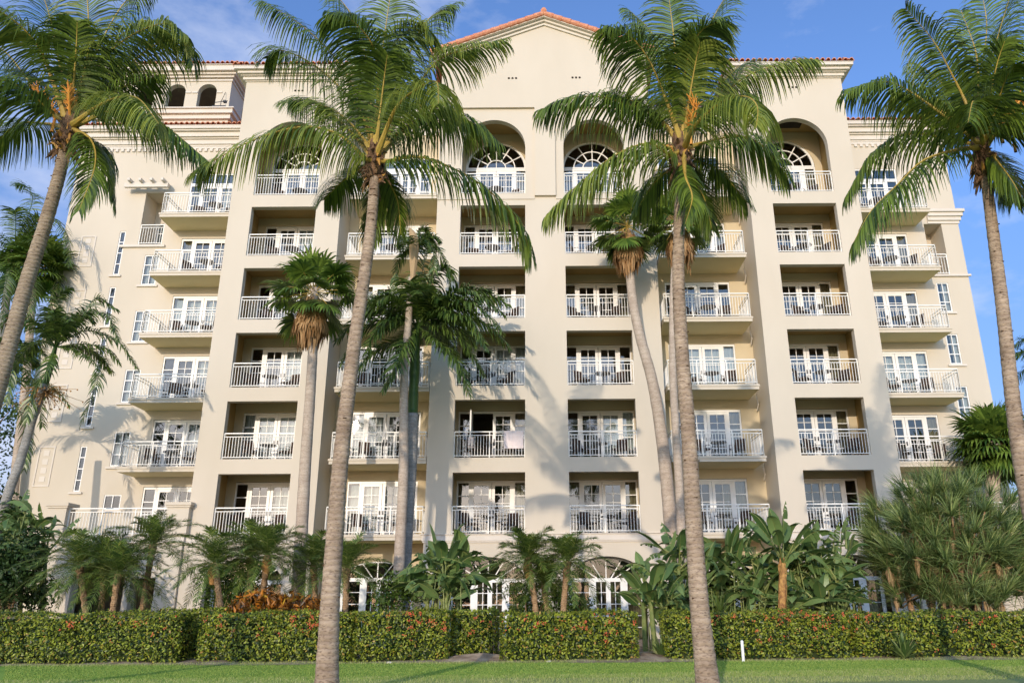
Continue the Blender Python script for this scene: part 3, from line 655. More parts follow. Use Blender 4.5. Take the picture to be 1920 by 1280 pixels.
# ---- railings and balconies
def railing(mb, a, b, z, posts=True, step=.118):
    a, b = Vector(a), Vector(b); d = b - a; L_ = d.length; dn = d.normalized(); Z = Vector((0, 0, 1))
    for h, t in ((1.07, .045), (.93, .028), (.09, .03)): mb.beam(a + Z * (z + h), b + Z * (z + h), .035, t)
    n = max(1, round(L_ / 1.25))
    for i in range(n + 1):
        p = a + d * (i / n); mb.beam(p + Z * z, p + Z * (z + 1.07), .042, .042, up=dn)
    m_ = int(L_ / step)
    for i in range(1, m_):
        p = a + d * (i / m_); mb.beam(p + Z * (z + .09), p + Z * (z + .93), .019, .019, up=dn)
for c, (a, b) in OP.items():
    pr = None
    for k in range(6):
        if pr is None:
            mb = MB(); railing(mb, (a + .02, Y0 + .1, 0), (b - .02, Y0 + .1, 0), FZ[0]); pr = mb.build('railing', 'rail', H)
        else:
            o = pr.copy(); C.objects.link(o); o.location = (0, 0, 3 * k)
SLAB = {'B': (-8.66, -4.72, Y0, YB), 'E': (5.2, 9.0, Y0, YB), 'L': (-18.03, -14.06, 32.93, YW), 'G': (14.35, 18.32, 32.93, YW)}
for c, (a, b, ya, yb) in SLAB.items():
    ps = None
    for k in range(6):
        if c in 'LG' and k == 0: continue
        if ps is None:
            kk = k
            s_ = MB(); s_.box(a, b, ya, yb + .001, FZ[k] - .23, FZ[k], 0, 'd'); s_.face([(a, ya, FZ[k] - .23), (b, ya, FZ[k] - .23), (b, yb, FZ[k] - .23), (a, yb, FZ[k] - .23)], 1); s_.box(a - .03 if c in 'BLE' else a, b + .03 if c in 'GE' else b, ya - .03, ya + .001, FZ[k] - .1, FZ[k] - .02)
            ps = s_.build('balcony', ['stucco', 'soffit'], H)
            ps_r = MB(); la = a + .06; lb = b - .06; yy = ya + .06
            railing(ps_r, (la, yy, 0), (lb, yy, 0), FZ[k])
            if c in 'BLE': railing(ps_r, (la, yy, 0), (la, yb - .03, 0), FZ[k])
            if c in 'BGE': railing(ps_r, (lb, yy, 0), (lb, yb - .03, 0), FZ[k])
            ps_r = ps_r.build('railing', 'rail', ps)
        else: dup(ps, H, (0, 0, 3 * (k - kk)))
# niche rails
for a, b, z in ((-19.64, -18.52, 17.98), (18.72, 19.54, 16.12)):
    mb = MB(); railing(mb, (a, YW + .04, 0), (b, YW + .04, 0), z); mb.build('railing', 'rail', H)
# downpipes beside the right recess
mb = MB()
for x in (9.28,):
    for k in range(1, 6): mb.tube([(x - .1, YB - .6, FZ[k] - .24), (x, YB - .45, FZ[k] - .55), (x, YB - .2, FZ[k] - .75)], .03, 8)
mb.build('drain_pipe', 'trim', H)

# ---- terraces on the ground-floor wings
for sx, xs_ in ((0, (-19.42, -14.06)), (1, (14.35, 19.0))):
    a, b = xs_; mb = MB(); yf = 31.2
    if sx == 0: hs = [(-18.1, -16.05, -.2, 2.2, 2.95), (-15.85, -14.9, -.2, 2.35)]
    else: hs = [(14.9, 17.4, -.2, 2.2, 2.95)]
    panel(mb, a, b, -.2, 3.66, yf, .5, hs)
    side(mb, a, yf, YW, -.2, 3.66); side(mb, b, yf, YW, -.2, 3.66)
    mb.box(a - .06, b + .06, yf - .06, YW, 3.66, 3.9, 1); mb.box(a - .1, b, yf - .1, YW - .01, 3.9, 3.93, 1)
    o = mb.build('terrace', ['stucco', 'trim'], H)
    for x0_, x1_ in (((-19.46, -18.74), (-14.78, -13.92)) if sx == 0 else ((14.2, 15.0), (18.3, 19.02))):
        mb = MB(); mb.box(x0_, x1_, yf - .12, yf + .5, 3.93, 5.0); mb.box(x0_ - .05, x1_ + .05, yf - .17, yf + .55, 5.0, 5.08); mb.box(x0_ - .09, x1_ + .09, yf - .21, yf + .59, 5.08, 5.2)
        mb.build('parapet_pillar', 'stucco', o)
    mb = MB(); p0, p1 = (-18.72, -14.8) if sx == 0 else (15.02, 18.28)
    railing(mb, (p0, yf + .1, 0), (p1, yf + .1, 0), 3.93); mb.build('railing', 'rail', o)
for a, b in ((-19.3, -14.1), (14.4, 18.9)): mb = MB(); mb.box(a, b, 33.9, 34.0, -.2, 3.6); mb.build('arcade_interior', 'room', H)
mb = MB(); mb.box(-16.6, -16.2, 32.2, 32.6, -.2, 3.6); mb.build('arcade_column', 'stucco', H)

# ---- arched garden doors
def arched_door(cx, y, spring=2.15, rise=.88, half=1.48):
    mb = MB(); z1 = spring
    for x in (-half, -.62, .62, half - .06): mb.box(cx + x, cx + x + .06 + (.08 if abs(x) < 1 else 0), y, y + .08, 0, z1)
    mb.box(cx - half, cx + half, y - .01, y + .09, z1 - .03, z1 + .11)
    for a, b in ((cx - half + .06, cx - .62), (cx - .48, cx + .62), (cx + .76, cx + half - .06)):
        nx = 2 if b - a > 1 else 1
        for i in range(nx + 1):
            x = a + (b - a) * i / nx; wd = .07 if i in (0, nx) else .018
            if nx == 2 and i == 1: wd = .09
            mb.box(x - wd, x + wd, y + .01, y + .07, 0, z1 - .03)
        if nx == 2:
            for q in (.25, .75): mb.box(a + (b - a) * q - .015, a + (b - a) * q + .015, y + .02, y + .06, .2, z1 - .03)
        for j in range(1, 5): mb.box(a, b, y + .018, y + .062, j * z1 / 5 - .014, j * z1 / 5 + .014)
    n = 24
    P = [(cx - half * math.cos(math.pi * i / n), z1 + .1 + (rise - .1) * math.sin(math.pi * i / n)) for i in range(n + 1)]
    for p, q in zip(P, P[1:]): mb.beam((p[0], y + .04, p[1]), (q[0], y + .04, q[1]), .07, .07)
    for t in (40, 65, 90, 115, 140):
        mb.beam((cx + .45 * math.cos(R(t)), y + .04, z1 + .1), (cx + half * math.cos(R(t)), y + .04, z1 + .1 + (rise - .12) * math.sin(R(t))), .04, .04)
    o = mb.build('arched_door', 'white', H)
    g_ = MB(); g_.face([(cx - half, y + .045, 0), (cx + half, y + .045, 0)] + [(x, y + .045, z) for x, z in reversed(P)]); g_.build('pane', 'glass', o)
    c_ = MB()
    for a, b in ((cx + half - .75, cx + half - .1),):
        n = 14
        for i in range(n): c_.face([(a + (b - a) * i / n, y + .3 + .03 * (i % 2), 0), (a + (b - a) * (i + 1) / n, y + .3 + .03 * ((i + 1) % 2), 0), (a + (b - a) * (i + 1) / n, y + .3 + .03 * ((i + 1) % 2), z1 + .3), (a + (b - a) * i / n, y + .3 + .03 * (i % 2), z1 + .3)])
    c_.build('curtain', 'curtain', o)
for cx in (-11.6, -2.2, 2.45, 11.85): arched_door(cx, Y0 + .75)
for cx in (DC['B'], DC['E']): arched_door(cx, YB + .03, 2.25, .73)

# ------------------------------------------------------------------ balcony furniture
def chair_proto():
    t = thing('patio_chair', 'x', 'chair')
    f = MB()
    for sx in (-1, 1):
        f.tube([(sx * .27, -.26, 0), (sx * .26, -.24, .62), (sx * .26, .22, .66)], .016, 6)
        f.tube([(sx * .25, .28, 0), (sx * .24, .24, .45), (sx * .23, .34, .92)], .016, 6)
    f.tube([(-.26, .24, .42), (.26, .24, .42)], .014, 6); f.tube([(-.26, -.25, .42), (.26, -.25, .42)], .014, 6); f.tube([(-.23, .34, .92), (.23, .34, .92)], .016, 6)
    f.build('frame', 'iron', t)
    s_ = MB(); s_.box(-.25, .25, -.26, .24, .41, .47); s_.build('seat', 'wicker', t)
    b = MB()
    i = len(b.v)
    b.beam((0, .245, .46), (0, .335, .93), .47, .035, up=Vector((0, 1, 0))); b.build('backrest', 'wicker', t)
    return t
def table_proto():
    t = thing('patio_table', 'x', 'table')
    a = MB(); a.tube([(0, 0, .70), (0, 0, .73)], .34, 20); a.build('tabletop', 'tabletop', t)
    l = MB(); l.tube([(0, 0, 0.02), (0, 0, .7)], .03, 8); l.tube([(0, 0, 0), (0, 0, .03)], [.22, .18], 12); l.build('pedestal', 'iron', t)
    return t
chair0, table0 = chair_proto(), table_proto()
LV = ['lowest', 'second', 'third', 'fourth', 'fifth', 'top arched']
LV2 = ['lowest', 'second', 'third', 'fourth', 'fifth', 'top']
CN = {'L': 'outermost left stack', 'A': 'left tower recess', 'B': 'left projecting stack', 'C': 'recess just left of centre', 'D': 'recess just right of centre',
      'E': 'right projecting stack', 'F': 'right tower recess', 'G': 'outermost right stack'}
rs = random.Random(21); fc = True; ft = True
for c in 'LABCDEFG':
    ya = {'L': 33.6, 'G': 33.6}.get(c, 32.2)
    cx = {'A': -11.5, 'F': 11.95, 'L': -15.9, 'G': 16.3}.get(c, DC[c])
    for k in range(6):
        lv = (LV if c in 'ACDF' else LV2)[k]
        sh = rs.uniform(-.25, .25)
        t = table0 if ft else dup(table0); ft = False
        t.location = (cx + sh, ya + rs.uniform(-.1, .1), FZ[k]); t['label'] = 'round dark patio table on the %s balcony of the %s' % (lv, CN[c]); t['group'] = 'patio tables on the balconies'
        for s_ in (-1, 1):
            o = chair0 if fc else dup(chair0); fc = False
            o.location = (cx + sh + s_ * rs.uniform(.68, .85), ya + rs.uniform(-.05, .2), FZ[k]); o.rotation_euler = (0, 0, s_ * R(rs.uniform(15, 65)) * -1 + R(rs.uniform(-15, 15)))
            o['label'] = '%s dark wicker chair on the %s balcony of the %s' % ('left' if s_ < 0 else 'right', lv, CN[c]); o['group'] = 'patio chairs on the balconies'
# towels
def towel(x0, x1, y, zt, drop, mat, label):
    mb = MB(); n = 10
    for i in range(n):
        a, b = x0 + (x1 - x0) * i / n, x0 + (x1 - x0) * (i + 1) / n; w0, w1 = .012 * math.sin(i * 1.3), .012 * math.sin((i + 1) * 1.3)
        mb.face([(a, y - .035 + w0, zt - drop), (b, y - .035 + w1, zt - drop), (b, y - .03, zt + .012), (a, y - .03, zt + .012)])
        mb.face([(a, y - .03, zt + .012), (b, y - .03, zt + .012), (b, y + .03, zt + .012), (a, y + .03, zt + .012)])
        mb.face([(a, y + .03, zt + .012), (b, y + .03, zt + .012), (b, y + .035, zt - .3), (a, y + .035, zt - .3)])
    tag(mb.build('beach_towel', mat), label, 'towel')
towel(-1.6, -.8, Y0 + .1, FZ[1] + 1.09, .72, 'towel', 'wide pale pink towel draped over the railing of a second level balcony')
towel(-3.15, -2.9, YB - .9, FZ[1] + 1.0, .45, 'towel', 'small white towel hung at the left end inside the same balcony as the pink towel')
towel(-3.4, -3.2, YB - .5, FZ[1] + 1.5, .5, 'towel_blue', 'blue patterned cloth hung beside the open balcony door')
towel(-12.3, -11.9, Y0 + .9, FZ[5] + .5, .35, 'towel_orange', 'orange towel lying behind the railing of the top arched left balcony')

# ------------------------------------------------------------------ plants
def catmull(P, n):
    P = [Vector(p) for p in P]; P = [P[0] * 2 - P[1]] + P + [P[-1] * 2 - P[-2]]; out_ = []
    seg = len(P) - 3
    for i in range(n + 1):
        t = i / n * seg; k = min(int(t), seg - 1); t -= k
        p0, p1, p2, p3 = P[k:k + 4]
        out_.append(.5 * ((2 * p1) + (p2 - p0) * t + (2 * p0 - 5 * p1 + 4 * p2 - p3) * t * t + (3 * p1 - p0 - 3 * p2 + p3) * t ** 3))
    return out_
Z = Vector((0, 0, 1))
def frond(mb, pts, L_=1.0, n=55, wd=.02, droop=.9, fw=.55, rr=.022, rs=random, t0=.14, lift=.15, ns=4, lm=0, rm_=1, plume=.12):
    cv = catmull(pts, 40); m_ = len(cv) - 1
    mb.tube(cv[::2], [rr * (1.25 - 1.1 * i / 20) for i in range(len(cv[::2]))], 5, rm_, cap=False)
    for i in range(n):
        t = t0 + (1 - t0) * (i + rs.random() * .5) / n; f_ = t * m_; k = min(int(f_), m_ - 1); p = cv[k].lerp(cv[k + 1], f_ - k)
        tg_ = (cv[k + 1] - cv[k]).normalized(); S = tg_.cross(Z)
        if S.length < .12: S = tg_.cross(Vector((0, 1, .2)))
        S.normalize(); Nn = S.cross(tg_)
        prof = min(1, .45 + 3.2 * (t - t0)) * (1 - .62 * max(0, (t - .55) / .45) ** 1.5)
        for sg in (-1, 1):
            ln = L_ * prof * rs.uniform(.85, 1.08); d = (S * sg * (1 - .25 * t) + tg_ * (fw + .5 * t * t) + Nn * (lift + rs.uniform(-plume, plume))).normalized()
            q = p.copy(); P_ = [q.copy()]; ws = [wd * .55]; wv = []
            g_ = droop * rs.uniform(.75, 1.25)
            for s_ in range(ns):
                d = (d + Vector((0, 0, -g_ * (.25 + .75 * s_ / ns)))).normalized(); q = q + d * ln / ns; P_.append(q.copy())
                ws.append(wd * (1, .85, .6, .12, .05)[min(s_, 4)] if ns == 4 else wd * (1, .7, .1)[min(s_, 2)])
            for a_, b_ in zip(P_, P_[1:] + [P_[-1] * 2 - P_[-2]]):
                e = (b_ - a_).normalized(); v_ = tg_ - e * tg_.dot(e)
                if v_.length < .2: v_ = Nn - e * Nn.dot(e)
                v_.normalize(); wv.append(v_)
            mb.strip(P_, ws, wv, lm)
def trunk_tube(mb, path, r0_, r1_, seg=60, n=16, ring=.03, rs=None, flare=0, mat=0):
    cv = catmull(path, seg); rad = []
    for i in range(len(cv)):
        t = i / (len(cv) - 1); r = r0_ + (r1_ - r0_) * t + flare * math.exp(-t * 14)
        rad.append(r * (1 + (ring if i % 2 else -ring)))
    mb.tube(cv, rad, n, mat, rs=rs, jit=.018 if rs else 0)
def pxy(lst, Y): return [W(x, y, Y + (q[0] if q else 0)) for x, y, *q in lst]

def coconut(label, Y, tr, c, fronds, fill, seed, rad, tmat='coco_trunk', stalks=((0, 0, 0),), leafm=('coco_leaf', 'coco_leaf_yellow')):
    Y = 12.9; SC = Y / 14; rad = (rad[0] * SC, rad[1] * SC)
    rs = random.Random(seed); path = pxy(tr, Y); base = path[0].copy(); base.z = 0
    if path[0].z > .02: path = [base] + path
    path[0].z = -.05
    T_ = thing('coconut_palm', label, 'palm tree', base, 'tall coconut palms on the lawn')
    mb = MB(); trunk_tube(mb, path, rad[0], rad[1], 110, 18, .022, rs, .05)
    for _ in range(26):       # old scars
        k = rs.random(); p = catmull(path, 60)[int(k * 59)]; a = rs.uniform(math.pi, 2 * math.pi); rr = (rad[0] + (rad[1] - rad[0]) * k)
        q = p + Vector((math.cos(a) * rr * .97, math.sin(a) * rr * .97, 0)); mb.tube([q - Vector((.03, 0, 0)), q + Vector((.03, 0, 0))], [.012, .012], 5, 1)
    mb.build('trunk', [tmat, 'fiber'], T_, smooth=True)
    cc = W(c[0], c[1], Y)
    top = path[-1]
    # fibrous skirt and leaf bases
    fb = MB()
    for i in range(70):
        a = rs.uniform(0, 6.28); h = rs.uniform(-.2, .45); rr = rad[1] * (1.0 + .9 * max(0, .4 - abs(h - .2)))
        p = top + Vector((math.cos(a) * rr, math.sin(a) * rr, h)); q = p + Vector((math.cos(a) * rs.uniform(.05, .22), math.sin(a) * rs.uniform(.05, .22), rs.uniform(-.35, .22)))
        fb.tube([p, (p + q) / 2 + Vector((0, 0, .04)), q], [.045, .028, .006], 5, rs.choice([0, 0, 0, 0, 0, 1]))
    fb.tube([top - Z * .1, top + Z * .25, top + Z * .7, cc + Z * .1], [rad[1] * 1.1, rad[1] * 1.55, rad[1] * 1.35, rad[1] * .5], 12, 0, rs=rs, jit=.15)
    fb.build('leaf_base', ['fiber', 'coco_base'], T_)
    def mk(pts, Ls, sunny, n=62, dr=.75):
        mb = MB()
        # stout yellow stalk at the foot
        cv = catmull(pts, 20); mb.tube(cv[:7], [.07, .058, .048, .042, .036, .031, .027], 7, 1, cap=False)
        frond(mb, pts, Ls * 1.15 * SC, int(n * 1.35), .0165, dr * 1.35, .42, .024, rs, .16, .08)
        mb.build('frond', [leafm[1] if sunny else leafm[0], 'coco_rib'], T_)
    for fr in fronds:
        pts, Ls, sunny, dr = fr
        P_ = [cc + (W(pts[0][0], pts[0][1], Y + pts[0][2]) - cc) * .12 - Z * .15] + pxy(pts, Y)
        mk(P_, Ls, sunny, 64, dr)
    for (az, el, ln, dr) in fill:
        ln *= SC * .92
        d = Vector((math.sin(R(az)) * math.cos(R(el)), math.cos(R(az)) * math.cos(R(el)), math.sin(R(el))))
        p = [cc - Z * .1, cc + d * ln * .33, cc + d * ln * .68 - Z * .10 * ln * (1 - el / 110), cc + d * ln * .95 - Z * .34 * ln * (1 - el / 110)]
        mk(p, .95, rs.random() < .35, 44, dr * 1.2)
    st = MB()
    for dx, dy, dz in stalks:
        for i in range(2):
            b0 = cc + Vector((dx, -.12, dz)); e0 = b0 + Vector((dx * 1.2 + rs.uniform(-.1, .1), -.3, .42 + rs.uniform(-.1, .15)))
            st.tube([b0 - Z * .3, b0, e0], [.03, .025, .015], 6)
            for j in range(30):
                k = rs.random(); p = b0.lerp(e0, k); q = p + Vector((rs.uniform(-.14, .14), rs.uniform(-.12, .1), rs.uniform(.02, .24))); st.tube([p, (p + q) / 2 + Z * .02, q], [.008, .010, .005], 4)
    st.build('flower_stalk', 'orange_stalk', T_)
    return T_

FB = [(-20, 62, 2.9, .5), (25, 70, 2.8, .5), (75, 50, 2.7, .6), (-75, 52, 2.7, .6), (160, 66, 2.6, .55), (200, 60, 2.6, .55), (10, 30, 3.0, .8), (-40, 25, 3.0, .8), (45, 20, 3.0, .8), (0, 85, 2.6, .4), (120, 72, 2.7, .5), (-120, 74, 2.7, .5), (-10, -10, 2.5, .9), (30, -20, 2.4, .9), (90, 75, 2.7, .45), (-90, 72, 2.7, .45), (50, 45, 2.9, .7), (-55, 48, 2.9, .7)]
coconut('coconut palm with a leaning lichen spotted trunk at the left edge of the lawn', 14.0,
    [(-150, 1330), (-95, 1100), (-55, 930), (-25, 800), (3, 700), (25, 620), (50, 530), (85, 420), (108, 340), (124, 275)], (132, 225),
    [([(200, 190, -.8), (255, 183, -1.6), (298, 232, -2.2)], 1.15, True, 1.0), ([(225, 205, -.2), (300, 230, -.3), (388, 300, -.3)], 1.05, False, 1.0),
     ([(170, 262, -.3), (178, 310, -.6), (148, 395, -.8)], .8, False, .7), ([(165, 262, .6), (205, 300, .9), (215, 380, 1.0)], .8, False, .8),
     ([(165, 145, 0), (235, 74, -.2), (309, 44, -.3), (350, 66, -.3)], 1.0, True, .9), ([(195, 165, .4), (285, 88, .5), (343, 74, .3), (362, 122, .2)], 1.0, False, .9),
     ([(155, 150, -.2), (166, 84, -.5), (163, -10, -.8), (150, -70, -1)], 1.0, False, .6), ([(84, 111, -.3), (50, 60, -.7), (-5, 20, -1.0), (-60, 20, -1.2)], 1.1, True, .8),
     ([(90, 205, -.3), (60, 178, -.6), (0, 150, -1.1), (-60, 185, -1.4)], 1.05, False, .9), ([(80, 232, .3), (30, 235, .5), (-30, 290, .6)], .95, False, .9),
     ([(110, 110, .5), (90, 20, .8), (60, -60, 1)], 1.0, False, .6), ([(175, 110, .6), (230, 10, 1.0), (280, -30, 1.2)], 1.0, False, .7), ([(60, 160, .8), (0, 90, 1.2), (-70, 80, 1.5)], 1.0, False, .8),
     ([(190, 120, .9), (250, 50, 1.4), (320, 60, 1.6)], .95, False, .8)],
    FB[:5], 1, (.17, .112), 'coco_trunk_dark', ((-.22, 0, -.05), (.06, 0, .0)))
coconut('tall straight coconut palm left of centre whose long low frond reaches far left', 14.0,
    [(612, 1310), (618, 1150), (628, 1000), (640, 850), (655, 720), (668, 620), (686, 500), (697, 410), (703, 325)], (704, 285),
    [([(685, 296, -.2), (635, 252, -.4), (568, 238, -.5), (484, 259, -.4), (400, 302, -.3), (370, 322, -.2)], 1.0, True, 1.25), ([(672, 318, .5), (640, 342, .9), (608, 375, 1.2)], .8, False, .8),
     ([(709, 175, -.3), (702, 94, -.8), (662, 40, -1.3), (618, 26, -1.6)], 1.05, False, .9), ([(690, 220, .1), (635, 118, .2), (568, 50, .2), (490, 2, .2)], 1.1, False, .75),
     ([(675, 210, .5), (600, 130, .9), (530, 95, 1.1), (500, 110, 1.2)], 1.0, False, .8), ([(710, 150, 0), (722, 60, 0), (735, -30, 0)], 1.0, False, .5),
     ([(743, 202, -.8), (786, 165, -1.5), (818, 153, -2.0), (822, 195, -2.4)], 1.15, True, 1.1), ([(722, 140, .3), (745, 75, .3), (790, 48, .2), (812, 70, .1)], .95, True, .8),
     ([(770, 180, .3), (820, 115, .4), (870, 94, .3), (946, 76, .2)], .95, True, .8), ([(770, 235, .6), (830, 216, 1.0), (885, 230, 1.2), (935, 268, 1.3)], 1.05, False, 1.0),
     ([(729, 302, -.2), (786, 294, -.4), (870, 326, -.5), (937, 376, -.4), (978, 430, -.3), (996, 480, -.2)], .95, False, 1.1), ([(722, 330, .5), (745, 375, .8), (752, 440, .9)], .8, False, .8),
     ([(715, 345, .8), (700, 400, 1.0), (690, 445, 1.1)], .7, False, .8), ([(760, 120, .8), (800, 40, 1.3), (850, 10, 1.6)], 1.0, False, .7), ([(690, 130, .9), (660, 30, 1.3), (600, -40, 1.6)], 1.0, False, .7),
     ([(650, 240, 1.0), (590, 190, 1.6), (540, 190, 2.0)], .95, False, .9)],
    FB[:5], 2, (.166, .10), 'coco_trunk', ())
coconut('tall straight coconut palm right of centre standing in front of the white stake', 14.0,
    [(1330, 1310), (1311, 1130), (1299, 950), (1290, 800), (1278, 650), (1272, 520), (1274, 400), (1277, 312)], (1281, 265),
    [([(1256, 290, -.2), (1216, 269, -.5), (1152, 292, -.7), (1085, 346, -.7), (1024, 405, -.6)], 1.05, True, 1.2), ([(1236, 222, .1), (1185, 198, .1), (1118, 181, 0), (1061, 188, 0), (1011, 208, 0)], 1.0, False, 1.05),
     ([(1250, 190, -.3), (1216, 111, -.6), (1179, 67, -.8), (1133, 52, -1.0)], 1.1, False, .95), ([(1283, 151, -.3), (1293, 101, -.6), (1316, 57, -.9), (1357, 38, -1.1)], .95, False, .7),
     ([(1268, 120, .2), (1261, 50, .2), (1252, -20, .2)], .95, False, .5), ([(1303, 218, .3), (1353, 178, .4), (1404, 141, .3), (1471, 119, .3), (1527, 114, .2)], .95, True, .9),
     ([(1303, 235, -.8), (1353, 191, -1.4), (1397, 181, -1.9), (1420, 200, -2.2), (1418, 240, -2.4)], 1.1, True, 1.1), ([(1320, 268, .2), (1387, 255, .4), (1437, 279, .5), (1478, 335, .6)], 1.0, False, 1.0),
     ([(1305, 300, .6), (1350, 320, 1.0), (1400, 380, 1.2)], .95, False, .8), ([(1262, 310, .6), (1225, 345, .9), (1190, 400, 1.1)], .9, False, .8), ([(1290, 320, .9), (1320, 370, 1.2), (1335, 430, 1.3)], .9, False, .8),
     ([(1310, 130, .5), (1335, 40, .8), (1370, -20, 1.0)], 1.0, False, .6), ([(1250, 130, .6), (1220, 60, 1.0), (1180, 20, 1.3)], .9, False, .7), ([(1325, 190, .9), (1380, 130, 1.4), (1400, 120, 1.8)], .9, False, .8),
     ([(1285, 330, -.4), (1298, 370, -.6), (1285, 420, -.7)], .6, False, .7)],
    FB[:5], 3, (.166, .10), 'coco_trunk', ((.12, 0, .15),))
coconut('coconut palm cut by the right edge with a bare curved trunk', 14.0,
    [(2010, 1330), (1975, 1160), (1945, 1010), (1925, 920), (1909, 830), (1893, 700), (1879, 570), (1861, 430), (1847, 320)], (1842, 262),
    [([(1817, 255, -.2), (1767, 215, -.4), (1700, 168, -.5), (1650, 153, -.5), (1582, 170, -.5)], 1.05, False, 1.05), ([(1800, 280, -.4), (1733, 300, -.8), (1683, 346, -1.0), (1633, 396, -1.1), (1600, 455, -1.1)], 1.05, False, 1.1),
     ([(1790, 262, .4), (1700, 252, .6), (1633, 290, .7), (1585, 370, .8)], 1.0, False, .9), ([(1810, 190, -.1), (1784, 138, -.2), (1750, 77, -.3), (1697, 15, -.4)], .9, False, .7),
     ([(1835, 170, 0), (1830, 100, .1), (1802, 20, .2)], 1.0, False, .5), ([(1850, 160, 0), (1868, 80, 0), (1895, -10, 0)], 1.0, False, .6), ([(1868, 300, -.2), (1901, 345, -.4), (1940, 420, -.5)], .85, False, .8),
     ([(1880, 240, -.4), (1930, 220, -.7), (1990, 260, -.9)], 1.0, False, 1.0), ([(1870, 190, .2), (1930, 110, .3), (2000, 90, .3)], 1.0, False, .8), ([(1830, 180, .7), (1850, 60, 1.1), (1840, -20, 1.4)], 1.0, False, .5),
     ([(1805, 210, .8), (1760, 150, 1.3), (1720, 120, 1.7)], .95, False, .8), ([(1855, 290, .6), (1890, 330, 1.0), (1900, 380, 1.2)], .8, False, .8), ([(1835, 230, -.8), (1825, 190, -1.3), (1815, 230, -1.8)], 1.1, False, 1.1), ([(1860, 225, -.7), (1885, 150, -1.2), (1905, 120, -1.7)], 1.0, False, .9)],
    FB[:5], 4, (.168, .10), 'coco_trunk', ((.3, 0, .15), (.5, 0, -.05)))

# ---- fan palms
def fanleaf(mb, b, d, plen, r, rs, droop=.5, n=26, mat=0, stem=1):
    d = d.normalized(); h = b + d * plen - Z * .1 * plen; mb.tube([b, (b + h) / 2 + Z * .03, h], [.022, .016, .012], 5, stem, cap=False)
    S = d.cross(Z)
    if S.length < .1: S = Vector((1, 0, 0))
    S.normalize(); Nn = S.cross(d)
    for i in range(n):
        t = R(-125 + 250 * i / (n - 1)); e = (d * math.cos(t) + S * math.sin(t) + Nn * rs.uniform(-.06, .1)).normalized(); q = h.copy(); P_ = [q.copy()]; ln = r * rs.uniform(.85, 1.05) * (1 - .15 * abs(t) / 2.2); dd = e.copy()
        for k in range(4):
            dd = (dd + Vector((0, 0, -droop * (.05 + .45 * k * k / 9)))).normalized(); q = q + dd * ln / 4; P_.append(q.copy())
        sd = e.cross(Nn).normalized(); mb.strip(P_, [.004, .035 * r / .8, .045 * r / .8, .028 * r / .8, .003], [sd] * 5, mat)
def fanpalm(label, tr, Y, r0_, r1_, cc, nl, plen, lr, skirt, seed, dead=True, tm='smooth_trunk', el=(-35, 75)):
    rs = random.Random(seed); path = pxy(tr, Y); base = path[0].copy(); base.z = 0; path[0].z = -.05
    T_ = thing('fan_palm', label, 'palm tree', base); mb = MB(); trunk_tube(mb, path, r0_, r1_, 50, 12, .012, rs); mb.build('trunk', tm, T_, smooth=True)
    c = W(cc[0], cc[1], Y); mb = MB()
    for i in range(nl):
        az = 2.399 * i + rs.uniform(-.3, .3); e = R(el[0] + (el[1] - el[0]) * ((i + .5) / nl) ** .9 + rs.uniform(-12, 12)); d = Vector((math.cos(az) * math.cos(e), math.sin(az) * math.cos(e), math.sin(e)))
        fanleaf(mb, c, d, plen * rs.uniform(.8, 1.15), lr * rs.uniform(.85, 1.1), rs, rs.uniform(.7, 1.7))
    mb.build('crown', ['fan_leaf', 'coco_rib'], T_)
    if skirt:
        mb = MB()
        for i in range(skirt * 14):
            a = rs.uniform(0, 6.28); k = rs.random(); hh = .1 + 1.6 * k; p = c - Z * (hh * .8 + .15) + Vector((math.cos(a), math.sin(a), 0)) * (.24 + .30 * math.sin(2.6 * k + .3) * rs.random())
            l = rs.uniform(.5, 1.0); q = p + Vector((math.cos(a) * rs.uniform(-.12, .16), math.sin(a) * rs.uniform(-.12, .16), -l)); m2 = (p + q) / 2 + Vector((math.cos(a) * .08, math.sin(a) * .08, 0))
            sd = Vector((-math.sin(a), math.cos(a), 0)); mb.strip([p, m2, q], [.02, .055, .01], [sd] * 3)
        for i in range(skirt * 2):
            a = rs.uniform(0, 6.28); d = Vector((math.cos(a), math.sin(a), -1.5)); fanleaf(mb, c - Z * rs.uniform(.1, .5), d, plen * rs.uniform(.45, .85), lr * .75, rs, 2.6, 16, 0, 0)
        mb.build('dead_leaf_skirt', 'dead_leaf', T_)
    return T_
fanpalm('slim fan palm with a brown dead leaf skirt in front of the left recess', [(556, 1180), (563, 1040), (572, 880), (583, 720), (589, 600), (590, 540)], 26.5, .23, .14, (589, 548), 30, 1.05, .95, 22, 31, el=(-50, 75))
fanpalm('fan palm with a curved pale trunk leaning over to the left right of centre', [(1275, 1180), (1262, 1040), (1250, 900), (1238, 800), (1222, 710), (1200, 630), (1186, 560), (1178, 470)], 29.4, .27, .17, (1176, 425), 26, 1.0, .95, 22, 32, el=(-55, 70))
fanpalm('thin fan palm hidden behind the right of centre coconut trunk with yellowing leaves', [(1283, 1180), (1276, 960), (1268, 820), (1262, 700), (1262, 560), (1268, 440)], 28.6, .17, .13, (1272, 420), 22, .9, .9, 12, 33, el=(-50, 70))
fanpalm('bushy fan palm growing at the right end of the hotel', [(1850, 1150), (1858, 1000), (1866, 830)], 31.6, .3, .26, (1868, 835), 80, .95, 1.2, 0, 34, el=(-55, 80))
fanpalm('fan palm with drooping green leaves beyond the left corner of the hotel', [(10, 1150), (28, 900), (50, 700), (62, 520)], 33.9, .2, .16, (66, 500), 38, 1.0, 1.3, 0, 35, el=(-40, 75))

